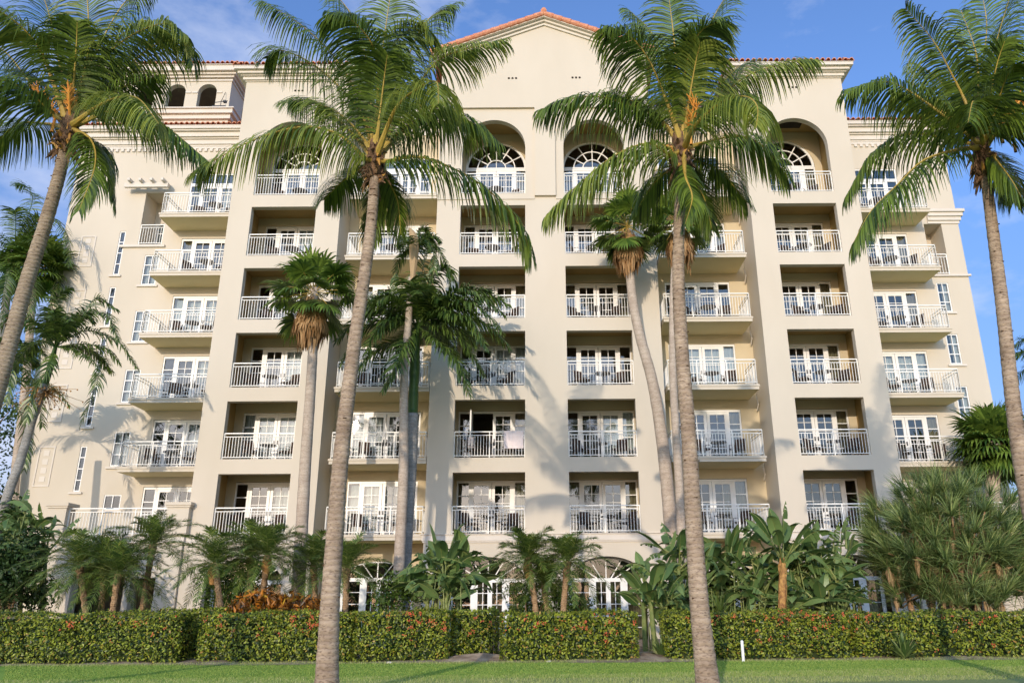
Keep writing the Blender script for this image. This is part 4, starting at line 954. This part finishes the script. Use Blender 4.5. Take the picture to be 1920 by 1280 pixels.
# ---- feather palms (king palm, christmas palm, others at the left)
def feather(label, tr, Y, r0_, r1_, cc, fr, rnd, seed, tm='grey_trunk', shaft=None, Ll=.62, leaf='king_leaf', name='feather_palm', fruit=None, wd=.022, ln=2.4, spathe=None):
    rs = random.Random(seed); path = pxy(tr, Y); base = path[0].copy(); base.z = 0; path[0].z = -.05
    T_ = thing(name, label, 'palm tree', base); mb = MB(); trunk_tube(mb, path, r0_, r1_, 50, 14, .01, rs, .04); mb.build('trunk', tm, T_, smooth=True)
    c = W(cc[0], cc[1], Y)
    if shaft: mb = MB(); mb.tube(catmull([path[-1] - Z * .05] + pxy(shaft, Y) + [c], 12), [r1_ * k for k in (.95, .96, .95, .93, .9, .87, 1.0, .95, .9, .8, .7, .6, .5)], 14); mb.build('crownshaft', 'shaft', T_, smooth=True)
    mb = MB()
    for f_ in fr: frond(mb, [c] + pxy(f_, Y), Ll, 64, wd, .55, .45, .02, rs, .1, .2, plume=.5)
    for i in range(rnd):
        az = 2.399 * i + rs.uniform(-.3, .3); e = rs.uniform(.0, 1.25); d = Vector((math.cos(az) * math.cos(e), math.sin(az) * math.cos(e), math.sin(e))); l = ln * rs.uniform(.85, 1.1)
        frond(mb, [c, c + d * l * .4, c + d * l * .75 - Z * l * .12, c + d * l - Z * l * .4], Ll, 46, wd, .55, .45, .02, rs, .1, .2, plume=.45)
    mb.build('crown', [leaf, 'shaft'], T_)
    if fruit:
        mb = MB(); f0 = W(fruit[0], fruit[1], Y)
        for i in range(90):
            d = Vector((rs.gauss(0, .6), rs.gauss(0, .45), rs.uniform(-.75, .35))); q = f0 + d * .8; mb.tube([f0 + Z * .1, (f0 + q) / 2 + Z * .12, q], [.014, .01, .006], 4)
            if rs.random() < .7: mb.tube([q, q - Z * .05], [.03, .02], 5)
        mb.build('fruit_stalk', 'dry_sheath', T_)
    if spathe:
        mb = MB(); P_ = pxy(spathe, Y - .2); mb.tube(catmull(P_, 16), [.04 + .15 * math.sin(math.pi * min(1, i / 14)) for i in range(17)], 8); mb.build('dry_spathe', 'husk', T_)
    return T_
feather('king palm with a glossy green crownshaft in front of the left projecting balconies', [(752, 1180), (757, 1080), (764, 960), (771, 860), (774, 775)], 28.2, .26, .2, (782, 610),
    [[(830, 560, -.5), (880, 545, -1), (945, 590, -1.4)], [(840, 600, .2), (900, 600, .3), (955, 650, .4)], [(820, 640, -.6), (860, 680, -1), (880, 740, -1.2)], [(740, 600, -.4), (690, 610, -.8), (640, 680, -1)],
     [(740, 640, .3), (700, 660, .3), (640, 730, .3)], [(790, 520, 0), (800, 470, 0), (790, 440, .1)], [(800, 540, -.4), (830, 500, -.6), (850, 520, -.7)], [(760, 640, -.7), (740, 690, -1.1), (720, 730, -1.3)], [(740, 570, .6), (700, 560, 1), (680, 590, 1.2)], [(850, 575, .6), (900, 560, 1), (940, 560, 1.2)], [(840, 570, -.8), (890, 570, -1.4), (940, 620, -1.8)], [(830, 590, -.9), (880, 600, -1.5), (915, 655, -1.9)], [(840, 555, -.2), (900, 545, -.3), (952, 570, -.3)],
     [(820, 610, -.4), (870, 640, -.6), (905, 700, -.7)], [(735, 600, -.8), (700, 630, -1.2), (680, 690, -1.4)], [(730, 585, .2), (680, 590, .3), (630, 640, .4)]],
    20, 41, shaft=[(777, 700)], Ll=.85, ln=2.5, wd=.032)
feather('slender pale palm trunk with a torn tan spathe left of the king palm', [(742, 1180), (748, 1060), (756, 900), (757, 800), (758, 700), (766, 600), (772, 520)], 27.6, .2, .12, (776, 470),
    [[(800, 450, -.3), (815, 490, -.4), (800, 560, -.5)], [(800, 440, .3), (830, 480, .4), (845, 540, .5)], [(790, 430, .1), (805, 440, .2), (820, 500, .3)], [(760, 470, .2), (745, 500, .3), (735, 560, .3)]], 3, 42, tm='smooth_trunk', Ll=.5, ln=1.3, spathe=[(768, 428), (776, 450), (775, 500), (770, 560)])
feather('christmas palm with an orange fruit cluster near the left wing', [(-30, 1060), (8, 950), (36, 870), (60, 790), (84, 720)], 27.0, .17, .12, (104, 650),
    [[(150, 590, -.4), (200, 590, -.7), (225, 640, -.9)], [(160, 620, .3), (220, 640, .5), (258, 690, .6)], [(150, 660, -.3), (185, 700, -.5), (150, 800, -.6)], [(60, 600, -.3), (20, 590, -.5), (-20, 650, -.6)], [(110, 580, 0), (105, 560, 0), (130, 540, 0)], [(70, 640, .3), (30, 680, .4), (10, 760, .4)], [(150, 600, .6), (180, 560, 1), (220, 580, 1.2)], [(90, 690, -.4), (60, 740, -.6), (50, 790, -.6)]],
    12, 43, tm='grey_trunk', shaft=[(94, 690)], Ll=.6, ln=2.2, fruit=(82, 740), wd=.024)
feather('tall feather palm behind the leaning coconut trunk at the left edge', [(-60, 1200), (-30, 900), (0, 650), (25, 470)], 33.2, .2, .15, (28, 462), [[(20, 500, -.8), (10, 540, -1.1), (5, 600, -1.2)], [(50, 500, -.8), (60, 540, -1.2), (55, 600, -1.3)], [(90, 410, -.4), (125, 440, -.6), (130, 500, -.7)], [(60, 380, 0), (50, 350, 0), (30, 345, 0)], [(80, 470, .4), (110, 520, .6), (90, 590, .6)]], 9, 44, leaf='king_leaf', Ll=.75, ln=2.9)
feather('dark feather palm low at the left edge below the fan palm', [(-80, 1200), (-40, 950), (-15, 760)], 29, .2, .16, (-12, 720), [[(40, 690, -.4), (70, 730, -.6), (80, 800, -.7)], [(30, 760, 0), (50, 810, 0), (45, 880, 0)]], 18, 45, Ll=.75, ln=2.7)
feather('green palm top peeking in at the right edge beyond the coconut trunk', [(2020, 1200), (2000, 900), (1990, 690)], 36, .2, .16, (1992, 680), [], 20, 46, Ll=.8, ln=2.9)

# ---- pygmy date palms in front of the wall
def pygmy(x, y, xb, Y, label, seed, r=.085, ln=1.25, nf=38, boot=0):
    rs = random.Random(seed); c = W(x, y, Y); b = W(xb, 1165, Y); b.z = 0
    T_ = thing('pygmy_date_palm', label, 'palm tree', b, 'pygmy date palms along the hotel wall'); mb = MB()
    mid = b.lerp(c, .5) + Vector(((c.x - b.x) * -.12, 0, 0)); pth = [b - Z * .05, mid, c]; cv = catmull(pth, 24)
    mb.tube(cv, [r * (1 + (.12 if i % 2 else -.08)) * (1 + .7 * max(0, i / 24 - .75) * 2) for i in range(25)], 10, 0, rs=rs, jit=.08); mb.build('trunk', 'date_trunk', T_)
    mb = MB()
    for i in range(nf):
        az = 2.399 * i; u_ = (i + .5) / nf; e = R(-24 + 98 * u_ + rs.uniform(-8, 8)); d = Vector((math.cos(az) * math.cos(e), math.sin(az) * math.cos(e), math.sin(e))); l = ln * rs.uniform(.72, 1.18) * (1 - .3 * u_ ** 3)
        g_ = .42 * (1 - .5 * u_)
        frond(mb, [c, c + d * l * .35 + Z * .03, c + d * l * .72 - Z * l * g_ * .35, c + d * l - Z * l * g_], .33, 46, .0088, .3, .7, .008, rs, .08, .25, 3, plume=.4)
    mb.build('crown', ['date_leaf', 'bird_stem'], T_)
    if boot: mb = MB(); mb.tube([c - Z * .6, c - Z * .3, c], [.06, .16, .08], 10, 0, rs=rs, jit=.1); mb.build('leaf_base', 'dry_sheath', T_)
for i, q in enumerate([
    (148, 1058, 172, 24.0, 'pygmy date palm farthest left, fronds spread over the shaded pier', 0), (196, 1062, 190, 24.6, 'pygmy date palm second from the left with a thick upright trunk', 0), (222, 1075, 208, 23.6, 'pygmy date palm third from the left with a low round crown', 0),
    (287, 1020, 262, 25.0, 'pygmy date palm with a tall dark leaning trunk in front of the left terrace', 0), (402, 1055, 424, 23.4, 'pygmy date palm with a slanting bare trunk below the left tower', 1), (470, 1045, 468, 24.6, 'pygmy date palm behind the orange crotons, left one of two', 0),
    (502, 1040, 486, 24.0, 'pygmy date palm behind the orange crotons, right one of two', 1), (588, 1060, 596, 25.2, 'pygmy date palm half hidden left of the central coconut trunk', 0), (650, 1065, 648, 24.4, 'pygmy date palm directly behind the left of centre coconut trunk', 0),
    (989, 1045, 1012, 23.8, 'pygmy date palm with a red brown base left of the pair between the arched doors', 1), (1064, 1052, 1052, 23.2, 'pygmy date palm with a golden trunk right of the pair between the arched doors', 0), (1020, 1095, 1030, 24.6, 'low pygmy date palm filling the gap behind the pair between the arches', 0)]):
    pygmy(q[0], q[1], q[2], q[3], q[4], 60 + i, boot=q[5], ln=1.75 if i not in (9, 10, 11) else 1.5)

# ---- giant bird of paradise
def paddle(mb, b, d, pet, ln, wd, rs, droop=.25, torn=0, mat=0, stem=1, roll=None):
    d = d.normalized(); h = b + d * pet; mb.tube([b, (b + h) / 2, h], [.035, .026, .018], 6, stem, cap=False)
    S = d.cross(Z)
    if S.length < .15: S = Vector((rs.uniform(-1, 1), rs.uniform(-1, 1), 0))
    S.normalize(); a = roll if roll is not None else rs.uniform(-.9, .9); Nn = S.cross(d).normalized(); S = (S * math.cos(a) + Nn * math.sin(a)).normalized()
    q = h.copy(); dd = d.copy(); n = 9; P_ = [q.copy()]; D_ = [dd.copy()]
    for k in range(n): dd = (dd + Vector((0, 0, -droop * .35 * (k + 1) / n))).normalized(); q = q + dd * ln / n; P_.append(q.copy()); D_.append(dd.copy())
    prof = [.25, .68, .92, 1, 1, .97, .88, .7, .42, .03]
    for sg in (-1, 1):
        e0 = S * sg; i0 = len(mb.v)
        for k in range(n + 1):
            w0 = wd * prof[k] / 2 * (1 + (rs.uniform(-.09, .04) if 0 < k < n else 0)); Nk = D_[k].cross(S).normalized()
            mb.v.append(tuple(P_[k])); mb.v.append(tuple(P_[k] + e0 * w0 + Nk * w0 * .28))
        for k in range(n):
            if torn and rs.random() < torn:
                g_ = rs.uniform(.15, .6); A, B = P_[k], P_[k].lerp(P_[k + 1], .78); Nk = D_[k].cross(S).normalized(); w0, w1 = wd * prof[k] / 2, wd * prof[k + 1] / 2; ex = Vector((0, 0, -g_ * w0))
                mb.face([A, B, B + e0 * w1 * .95 + Nk * w1 * .28 + ex, A + e0 * w0 * .95 + Nk * w0 * .28 + ex], mat)
            else: mb.f.append((i0 + 2 * k, i0 + 2 * k + 2, i0 + 2 * k + 3, i0 + 2 * k + 1)); mb.m.append(mat)
    for k in range(n): mb.beam(P_[k] - Z * .004, P_[k + 1] - Z * .004, .014, .012, stem)
def birds(label, x, Y, stems, seed, name='bird_of_paradise', dry=0, extra=()):
    rs = random.Random(seed); b = W(x, 1165, Y); b.z = 0; T_ = thing(name, label, 'plant', b); st, lf = MB(), MB()
    for (sx, topy, ox, nl, pet, ln, wd, sp) in stems:
        p0 = W(sx, 1165, Y + ox); p0.z = 0; tp = W(sx + rs.uniform(-6, 6), topy, Y + ox); st.tube(catmull([p0, p0.lerp(tp, .5), tp], 8), [.075, .08, .075, .07, .07, .07, .065, .06, .05], 8, 0)
        if dry: st.tube(catmull([p0.lerp(tp, .35), p0.lerp(tp, .7), tp], 6), [.09, .11, .10, .12, .10, .11, .08], 9, 1, rs=rs, jit=.25)
        for i in range(nl):
            az = 2.399 * i + rs.uniform(-.4, .4); e = R(rs.uniform(80 - sp, 88) if i > nl * .6 else rs.uniform(15, 82 - sp * .4)); d = Vector((math.cos(az) * math.cos(e), .6 * math.sin(az) * math.cos(e), math.sin(e)))
            paddle(lf, tp - Z * rs.uniform(0, .25), d, pet * rs.uniform(.7, 1.1), ln * rs.uniform(.75, 1.1), wd * rs.uniform(.85, 1.1), rs, rs.uniform(.3, 1.1), rs.choice([0, 0, .35]))
    for (xa_, xb_, ya_, yb_, n_) in extra:
        for i in range(n_):
            y_ = rs.uniform(ya_, yb_); p = W(rs.uniform(xa_, xb_), y_, Y + rs.uniform(-.5, .8)); g0 = Vector((p.x + rs.uniform(-.3, .3), p.y + rs.uniform(-.2, .2), 0)); az = rs.uniform(0, 6.28); e = R(rs.uniform(-10, 80)); d = Vector((math.cos(az) * math.cos(e), .7 * math.sin(az) * math.cos(e), math.sin(e)))
            if i % 3 == 0: st.tube([g0, g0.lerp(p, .5) + Vector((rs.uniform(-.12, .12), 0, 0)), p], [.026, .02, .014], 5, 0)
            paddle(lf, p, d, rs.uniform(.05, .35), rs.uniform(.6, 1.1), rs.uniform(.26, .42), rs, rs.uniform(.4, 1.5), rs.choice([0, .2, .45]))
    st.build('stem', ['bird_stem', 'dry_sheath'], T_); lf.build('leaves', ['bird_leaf', 'bird_stem'], T_)
birds('giant bird of paradise clump with upright paddle leaves left of the arched door', 838, 23.6, [(835, 1075, 0, 12, .55, 1.15, .40, 30), (822, 1100, .4, 9, .5, 1.0, .36, 60), (858, 1095, .3, 9, .5, 1.0, .36, 60), (842, 1120, -.4, 8, .35, .8, .32, 70), (800, 1120, .3, 7, .4, .9, .3, 60)], 71, extra=((800, 885, 1040, 1120, 34),))
birds('bird of paradise with one tall upright leaf beside the gap in the hedge', 1232, 23.2, [(1225, 1125, 0, 7, .5, 1.15, .42, 40), (1240, 1135, .3, 8, .4, .8, .34, 70), (1208, 1130, .3, 6, .3, .8, .3, 70), (1262, 1130, .4, 7, .4, .8, .32, 60)], 72, extra=((1205, 1265, 1070, 1140, 18),))
birds('bird of paradise leaning out behind the right of centre coconut trunk', 1300, 24.6, [(1275, 1060, 0, 8, .6, 1.15, .42, 60), (1300, 1090, .3, 9, .5, 1.0, .4, 60), (1325, 1080, .2, 9, .5, 1.0, .4, 60), (1350, 1110, .1, 9, .4, .9, .36, 70), (1310, 1135, -.3, 8, .3, .8, .3, 70), (1370, 1060, .5, 7, .5, 1.0, .36, 60), (1275, 1125, .1, 8, .35, .8, .32, 70)], 73, extra=((1255, 1400, 1030, 1140, 70),))
birds('tallest bird of paradise with orange dry sheaths below its leaf fan', 1466, 23.6, [(1463, 1045, 0, 11, .75, 1.2, .40, 45)], 74, dry=1)
birds('bushy bird of paradise clump between the tallest one and the big screw pine', 1520, 24.2, [(1430, 1110, .2, 9, .5, .95, .36, 70), (1500, 1080, .3, 10, .5, .95, .38, 70), (1530, 1060, .2, 10, .5, .95, .38, 70), (1560, 1085, .1, 9, .5, .95, .36, 70), (1490, 1130, -.3, 9, .35, .85, .34, 75), (1540, 1125, -.3, 9, .35, .9, .34, 75), (1580, 1130, 0, 8, .3, .8, .3, 75), (1410, 1120, 0, 8, .35, .8, .3, 70)], 75, extra=((1400, 1600, 1020, 1140, 110),))
birds('bird of paradise leaves rising above dark shrubs at the far left', 60, 26.5, [(45, 1010, 0, 8, .8, .8, .28, 50), (85, 1030, .2, 7, .9, .7, .26, 50), (20, 1050, .2, 7, .6, .8, .28, 60)], 76, extra=((-20, 80, 960, 1130, 60),))

# ---- screw pine tree at the right
def screwpine():
    rs = random.Random(81); Y = 25.0; b = W(1790, 1165, Y); b.z = 0
    T_ = thing('screw_pine', 'huge rounded screw pine tree with spiky tufts and tan husks at the right', 'tree', b)
    tr = MB(); lf = MB(); hk = MB(); heads = []
    cen = W(1790, 1035, Y)
    rx, rz = 2.75, 2.25
    for i in range(400):
        while True:
            d = Vector((rs.uniform(-1, 1), rs.uniform(-1, 1), rs.uniform(-.75, 1)))
            if .5 < d.length < 1: break
        p = cen + Vector((d.x * rx, d.y * 1.6, d.z * rz)); heads.append((p, d))
    for k, (xa_, xb_) in enumerate(((1722, 1690), (1735, 1745), (1766, 1800), (1800, 1785), (1812, 1850), (1840, 1890))):
        p0 = W(xa_, 1165, Y + rs.uniform(-.5, .5)); p0.z = -.05; p1 = W(xb_, 1060, Y + rs.uniform(-.6, .6))
        tr.tube(catmull([p0, p0.lerp(p1, .5) + Vector((rs.uniform(-.1, .1), 0, 0)), p1], 8), [.13, .12, .11, .10, .09, .09, .08, .07, .06], 9, rs=rs, jit=.08)
    for p, d in heads:
        q = cen + Vector((d.x * rx * .35, d.y * .6, -.9 + d.z * .5)); tr.tube(catmull([q, q.lerp(p, .5) + Z * .15, p], 6), [.045, .04, .034, .03, .025, .022, .02], 6) if rs.random() < .45 else None
        up = (Vector((d.x * .7, d.y * .6, .75))).normalized()
        for j in range(60):
            a = Vector((rs.gauss(0, 1), rs.gauss(0, 1), rs.gauss(0, 1))).normalized(); e = (up * rs.uniform(.5, 1.3) + a * .75).normalized(); ln = rs.uniform(.55, .92); q = p.copy(); P_ = [q.copy()]; dd = e
            for s_ in range(3): dd = (dd + Vector((0, 0, -.16 * s_))).normalized(); q = q + dd * ln / 3; P_.append(q.copy())
            sd = e.cross(a)
            if sd.length < .05: continue
            lf.strip(P_, [.010, .011, .007, .001], [sd.normalized()] * 4)
        if rs.random() < .2 and d.z < .3:
            for j in range(16):
                a = rs.uniform(0, 6.28); o_ = Vector((math.cos(a), math.sin(a), 0)); q = p - up * .05 + o_ * .03; m2 = p - Vector((0, 0, .22)) + o_ * rs.uniform(.05, .10); e_ = p - Vector((0, 0, rs.uniform(.4, .62))) + o_ * rs.uniform(.0, .06)
                hk.strip([q, m2, e_], [.012, .018, .004], [Vector((-math.sin(a), math.cos(a), 0))] * 3)
    tr.build('trunk', 'date_trunk', T_, smooth=True); lf.build('crown', 'pand_leaf', T_); hk.build('dry_husk', 'husk', T_)
screwpine()

# ---- hedges, crotons, shrubs
def leaf(mb, p, nrm, rs, s, mat=0, asp=.5, tilt=.9):
    a = Vector((rs.gauss(0, 1), rs.gauss(0, 1), rs.gauss(0, 1))); nn = (nrm + a * tilt * .6).normalized(); t = nn.cross(Vector((rs.gauss(0, 1), rs.gauss(0, 1), rs.gauss(0, 1)))).normalized(); u_ = nn.cross(t) * asp * .5
    mb.face([p - t * s * .5, p + u_ * s - nn * s * .05, p + t * s * .5, p - u_ * s - nn * s * .05], mat)
def hedge(xa, xb, Y, dep, h, label, seed, dens=950, flowers=26, name='hedge', cut=(0, 0)):
    rs = random.Random(seed); L_ = xb - xa; o = thing(name, label, 'hedge', ((xa + xb) / 2, Y + dep / 2, 0), 'flowering hedges along the lawn' if flowers else None)
    ph = rs.uniform(0, 9)
    def pocket(x, v):
        q = math.sin(x * 3.7 + ph * 2 + 1.3 * math.sin(v * 4 + x)) * math.sin(v * 6.1 + x * 1.9 + ph) + .6 * math.sin(x * 9.1 + v * 7 + ph); return max(0, q - .35) * .22
    def bump(x, v): return .07 * math.sin(x * 2.3 + ph) + .05 * math.sin(x * 5.1 + v * 4 + ph) + .04 * math.sin(v * 9 + x * 3)
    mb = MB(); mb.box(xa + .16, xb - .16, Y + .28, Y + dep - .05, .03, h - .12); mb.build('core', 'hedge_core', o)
    lf = MB(); fl = MB()
    A = L_ * h; nF = int(A * dens)
    for i in range(nF):
        x = rs.uniform(xa, xb); v = rs.random() ** .85; z = .03 + v * (h - .03); ins = abs(rs.gauss(0, .085)) + (.10 if z < .22 else 0) * rs.random(); ed = min(x - xa, xb - x, h - z); ins += pocket(x, z) * (.5 + .5 * rs.random())
        rd = .12 * max(0, 1 - ed / .12) ** 2
        leaf(lf, Vector((x, Y + ins + rd + bump(x, z) * .8, z)), Vector((0, -1, .45)), rs, rs.uniform(.05, .105))
    for i in range(int(L_ * dep * dens * .7)):
        x = rs.uniform(xa, xb); y = rs.uniform(Y, Y + dep); ed = min(y - Y, x - xa, xb - x); rd = .08 * max(0, 1 - ed / .12) ** 2
        leaf(lf, Vector((x, y, h - abs(rs.gauss(0, .03)) - rd + bump(x, y) * .5 + rs.random() ** 6 * .06)), Vector((0, -.2, 1)), rs, rs.uniform(.05, .085))
    for xe, s_ in ((xa, -1), (xb, 1)):
        for i in range(int(dep * h * dens * .7)):
            y = rs.uniform(Y, Y + dep); z = rs.uniform(.03, h); leaf(lf, Vector((xe - s_ * abs(rs.gauss(0, .05)), y, z)), Vector((s_, 0, .3)), rs, rs.uniform(.05, .085))
    lf.build('foliage', 'hedge_leaf', o)
    cl = [(rs.uniform(xa + .2, xb - .2), rs.random()) for _ in range(max(2, flowers // 5))]
    for i in range(flowers if flowers else 0):
        k = rs.choice(cl); x = min(xb - .1, max(xa + .1, k[0] + rs.gauss(0, .28))); z = h * (1 - min(.85, abs(rs.gauss(0, .22)) + .25 * k[1] * rs.random())); c = Vector((x, Y - .03 + bump(x, z), z)); fl = MB()
        for j in range(rs.choice([3, 4, 6, 10])):
            p = c + Vector((rs.gauss(0, .03), rs.gauss(0, .02) - .02, rs.gauss(0, .026))); leaf(fl, p, Vector((0, -1, .4)), rs, .034, 0, .9)
        fl.build('flower', 'flower', o)
    return o
YH = 20.45
hedge(-14.6, -9.0, YH, 1.1, 1.17, 'long clipped hedge farthest left, ending at the dark gap', 91, flowers=26)
hedge(-8.55, -4.75, YH, 1.0, 1.16, 'clipped hedge with red flowers between the left gap and the first coconut shadow', 92, flowers=30)
hedge(-4.73, -2.35, YH + .02, 1.0, 1.17, 'clipped hedge with red flowers right of the left of centre coconut trunk', 93, flowers=30)
hedge(-2.4, -1.2, YH + .75, .9, 1.2, 'short hedge piece set back from the lawn behind a sandy patch', 98, flowers=6)
hedge(-1.1, 2.3, YH - .2, 1.0, 1.12, 'clipped hedge segment with orange flowers just left of the second gap', 94, flowers=34)
hedge(2.95, 7.5, YH - .1, 1.1, 1.10, 'clipped sunny hedge behind the right of centre coconut and the white stake', 95, flowers=46)
hedge(7.62, 13.6, YH, 1.1, 1.06, 'yellow green hedge running out of the right edge', 96, flowers=18)
hedge(-10.5, -7.6, 22.4, .7, 1.26, 'lower back hedge seen behind the gap at the left', 97, flowers=0)
def shrub(label, x, y, Y, rx, ry, rz, n, mat, seed, s=.09, name='shrub', asp=.5, cat='shrub', core=True):
    rs = random.Random(seed); c = W(x, y, Y); o = thing(name, label, cat, (c.x, Y, 0)); lf = MB(); st = MB()
    lobes = [Vector((rs.uniform(-.6, .6) * rx, rs.uniform(-.6, .6) * ry, rs.uniform(-.5, .6) * rz)) for _ in range(11)]
    for i in range(n):
        q = rs.choice(lobes); d = Vector((rs.gauss(0, 1), rs.gauss(0, 1), rs.gauss(0, 1))).normalized(); k = rs.random() ** .4
        p = c + q + Vector((d.x * rx * .5 * k, d.y * ry * .5 * k, d.z * rz * .5 * k))
        if p.z > .02: leaf(lf, p, d, rs, s * rs.uniform(.7, 1.3), 0, asp)
    for i in range(9):
        q = c + rs.choice(lobes); b = Vector((c.x + rs.uniform(-.2, .2) * rx, Y, -.02)); st.tube([b, b.lerp(q, .5) + Vector((rs.uniform(-.1, .1), 0, 0)), q], [.03, .022, .012], 6)
    lf.build('foliage', mat, o); st.build('stem', 'date_trunk', o); return o
shrub('orange and yellow croton bush behind the hedge, leftmost of the three', 470, 1135, 22.6, .7, .5, .42, 520, 'croton', 101, .2, 'croton', .32)
shrub('bright orange croton bush behind the hedge in the middle of the three', 520, 1128, 22.8, .75, .5, .45, 560, 'croton', 102, .2, 'croton', .32)
shrub('dark red croton bush nearest the left of centre coconut trunk', 575, 1138, 22.8, .75, .5, .5, 600, 'croton', 103, .2, 'croton', .32)
shrub('glossy round green bush under the left tower', 425, 1105, 25.2, 1.2, .8, 1.0, 4200, 'shrub_leaf', 104, .09)
shrub('dark green bush at the foot of the two king palm trunks', 745, 1125, 24.8, 1.3, .8, .9, 3600, 'shrub_leaf', 105, .11)
shrub('rounded green bush between the two central arched doors, left one', 990, 1125, 25.4, .9, .7, .8, 3000, 'shrub_leaf', 106, .08)
shrub('rounded green bush between the two central arched doors, right one', 1070, 1128, 25.4, .9, .7, .8, 3000, 'shrub_leaf', 107, .08)
shrub('low green undergrowth below the paddle leaves behind the sunny hedge', 1330, 1135, 25.2, 2.0, .8, .8, 4200, 'shrub_leaf', 108, .12)
shrub('dark green undergrowth below the bushy paddle leaf clump', 1520, 1130, 25.6, 2.2, .8, .9, 4600, 'shrub_leaf', 109, .12)
shrub('dark shrub mass filling the bottom left corner behind the hedge', 20, 1085, 25.5, 1.2, 1.0, 1.7, 4200, 'tree_leaf', 110, .16)
shrub('tall dark shrub beside the left pier of the terrace', -5, 1010, 27.5, 1.3, 1.0, 1.5, 3600, 'tree_leaf', 111, .17)
def spiky(label, x, y, Y, n, ln, mat, seed):
    rs = random.Random(seed); c = W(x, y, Y); mb = MB(); b = Vector((c.x, Y, max(.0, c.z - ln * .8)))
    o = thing('spiky_plant', label, 'plant', (b.x, b.y, 0)); mb.tube([Vector((b.x, b.y, -.02)), b], [.05, .04], 6, 1)
    for i in range(n):
        az = 2.399 * i; e = R(rs.uniform(20, 85)); d = Vector((math.cos(az) * math.cos(e), math.sin(az) * math.cos(e), math.sin(e))); q = b.copy(); P_ = [q.copy()]
        for s_ in range(4): d = (d + Vector((0, 0, -.12 * s_))).normalized(); q = q + d * ln * rs.uniform(.85, 1.1) / 4; P_.append(q.copy())
        sd = d.cross(Z).normalized(); mb.strip(P_, [.03, .04, .035, .02, .001], [sd] * 5)
    mb.build('leaves', [mat, 'date_trunk'], o)
spiky('dry tan spiky plant standing in the sandy gap of the hedge', 1238, 1195, 21.0, 26, .6, 'pand_leaf', 128)
spiky('lime green spiky plant behind the far left hedge', 258, 1142, 22.4, 26, .5, 'lime_leaf', 121)
spiky('lime green spiky plant at the dark gap between hedges', 300, 1148, 22.2, 24, .45, 'lime_leaf', 122)
spiky('yellowish spiky plant just left of the right of centre coconut trunk', 1280, 1140, 22.3, 20, .5, 'lime_leaf', 123)
spiky('yellow green spiky plant just right of the right of centre coconut trunk', 1348, 1110, 22.6, 20, .8, 'lime_leaf', 124)
spiky('cream striped spiky plant behind the hedge left of the screw pine', 1610, 1146, 22.4, 26, .6, 'lime_leaf', 125)
spiky('arching green grass tuft hanging over the hedge joint at the right', 1690, 1190, 20.2, 60, .7, 'pand_leaf', 126)
spiky('lime spiky plant behind the hedge right of the screw pine trunks', 1845, 1148, 22.4, 22, .5, 'lime_leaf', 127)
# dark trees beyond both ends
def bgtree(label, x, ytop, Y, r, seed, n=9000, mat='tree_leaf'):
    rs = random.Random(seed); top = W(x, ytop, Y); b = Vector((top.x, Y, 0)); o = thing('broadleaf_tree', label, 'tree', b); tr = MB(); lf = MB(); h = top.z
    tr.tube(catmull([b - Z * .05, b + Z * h * .3, b + Vector((.2, 0, h * .6))], 8), [.28, .25, .22, .2, .18, .16, .14, .12, .1], 9)
    for i in range(22):
        d = Vector((rs.uniform(-1, 1) * r, rs.uniform(-1, 1) * r, h * rs.uniform(.22, .92))); q = b + d; tr.tube([b + Z * d.z * .5, b + Vector((d.x * .5, d.y * .5, d.z * .8)), q], [.08, .05, .02], 6)
        rr = r * rs.uniform(.28, .5)
        for j in range(n // 22):
            e = Vector((rs.gauss(0, 1), rs.gauss(0, 1), rs.gauss(0, .8))).normalized() * rr * rs.random() ** .4; leaf(lf, q + e, e.normalized(), rs, rs.uniform(.14, .26), 0, .55)
    tr.build('trunk', 'date_trunk', o); lf.build('crown', mat, o)
bgtree('dark leafy tree beyond the left corner of the hotel', -40, 560, 40, 4.5, 131)
bgtree('dark leafy tree beyond the right corner of the hotel', 1915, 800, 44, 4.5, 132)
bgtree('low dark tree behind the screw pine at the right edge', 1960, 980, 31, 2.4, 133, 6000)

# ---- the white stake, a sprinkler stone or two
p = W(1391, 1235, 20.1); mb = MB(); mb.tube([(p.x, 19.95, -.05), (p.x, 19.95, .45)], .035, 12); mb.tube([(p.x, 19.95, .45), (p.x, 19.95, .47)], [.035, .02], 12)
tag(mb.build('marker_stake', 'post', smooth=False), 'short white marker stake in front of the sunny hedge', 'stake')
for i, (x, y, s_) in enumerate(((730, 1239, .05), (1029, 1239, .045), (286, 1243, .05))):
    rs = random.Random(i); q = W(x, y, 20.1); mb = MB(); c = Vector((q.x, 20.1, s_ * .3))
    n = 9
    for k in range(5):
        t0_, t1_ = math.pi * k / 5, math.pi * (k + 1) / 5
        for j in range(n):
            a0, a1 = 6.2832 * j / n, 6.2832 * (j + 1) / n
            def pt(t, a): return c + Vector((math.sin(t) * math.cos(a) * s_ * 1.5, math.sin(t) * math.sin(a) * s_, math.cos(t) * s_ * .6 * (1 + .2 * math.sin(a * 3 + i))))
            mb.face([pt(t0_, a0), pt(t1_, a0), pt(t1_, a1), pt(t0_, a1)])
    tag(mb.build('stone', 'trim' if i < 2 else 'fiber', smooth=True), ['pale stone at the hedge foot left of centre', 'pale stone at the hedge foot near the middle', 'small brown clod on the lawn edge at the left'][i], 'stone')
print('objects', len(bpy.data.objects), 'faces', sum(len(m.polygons) for m in bpy.data.meshes))
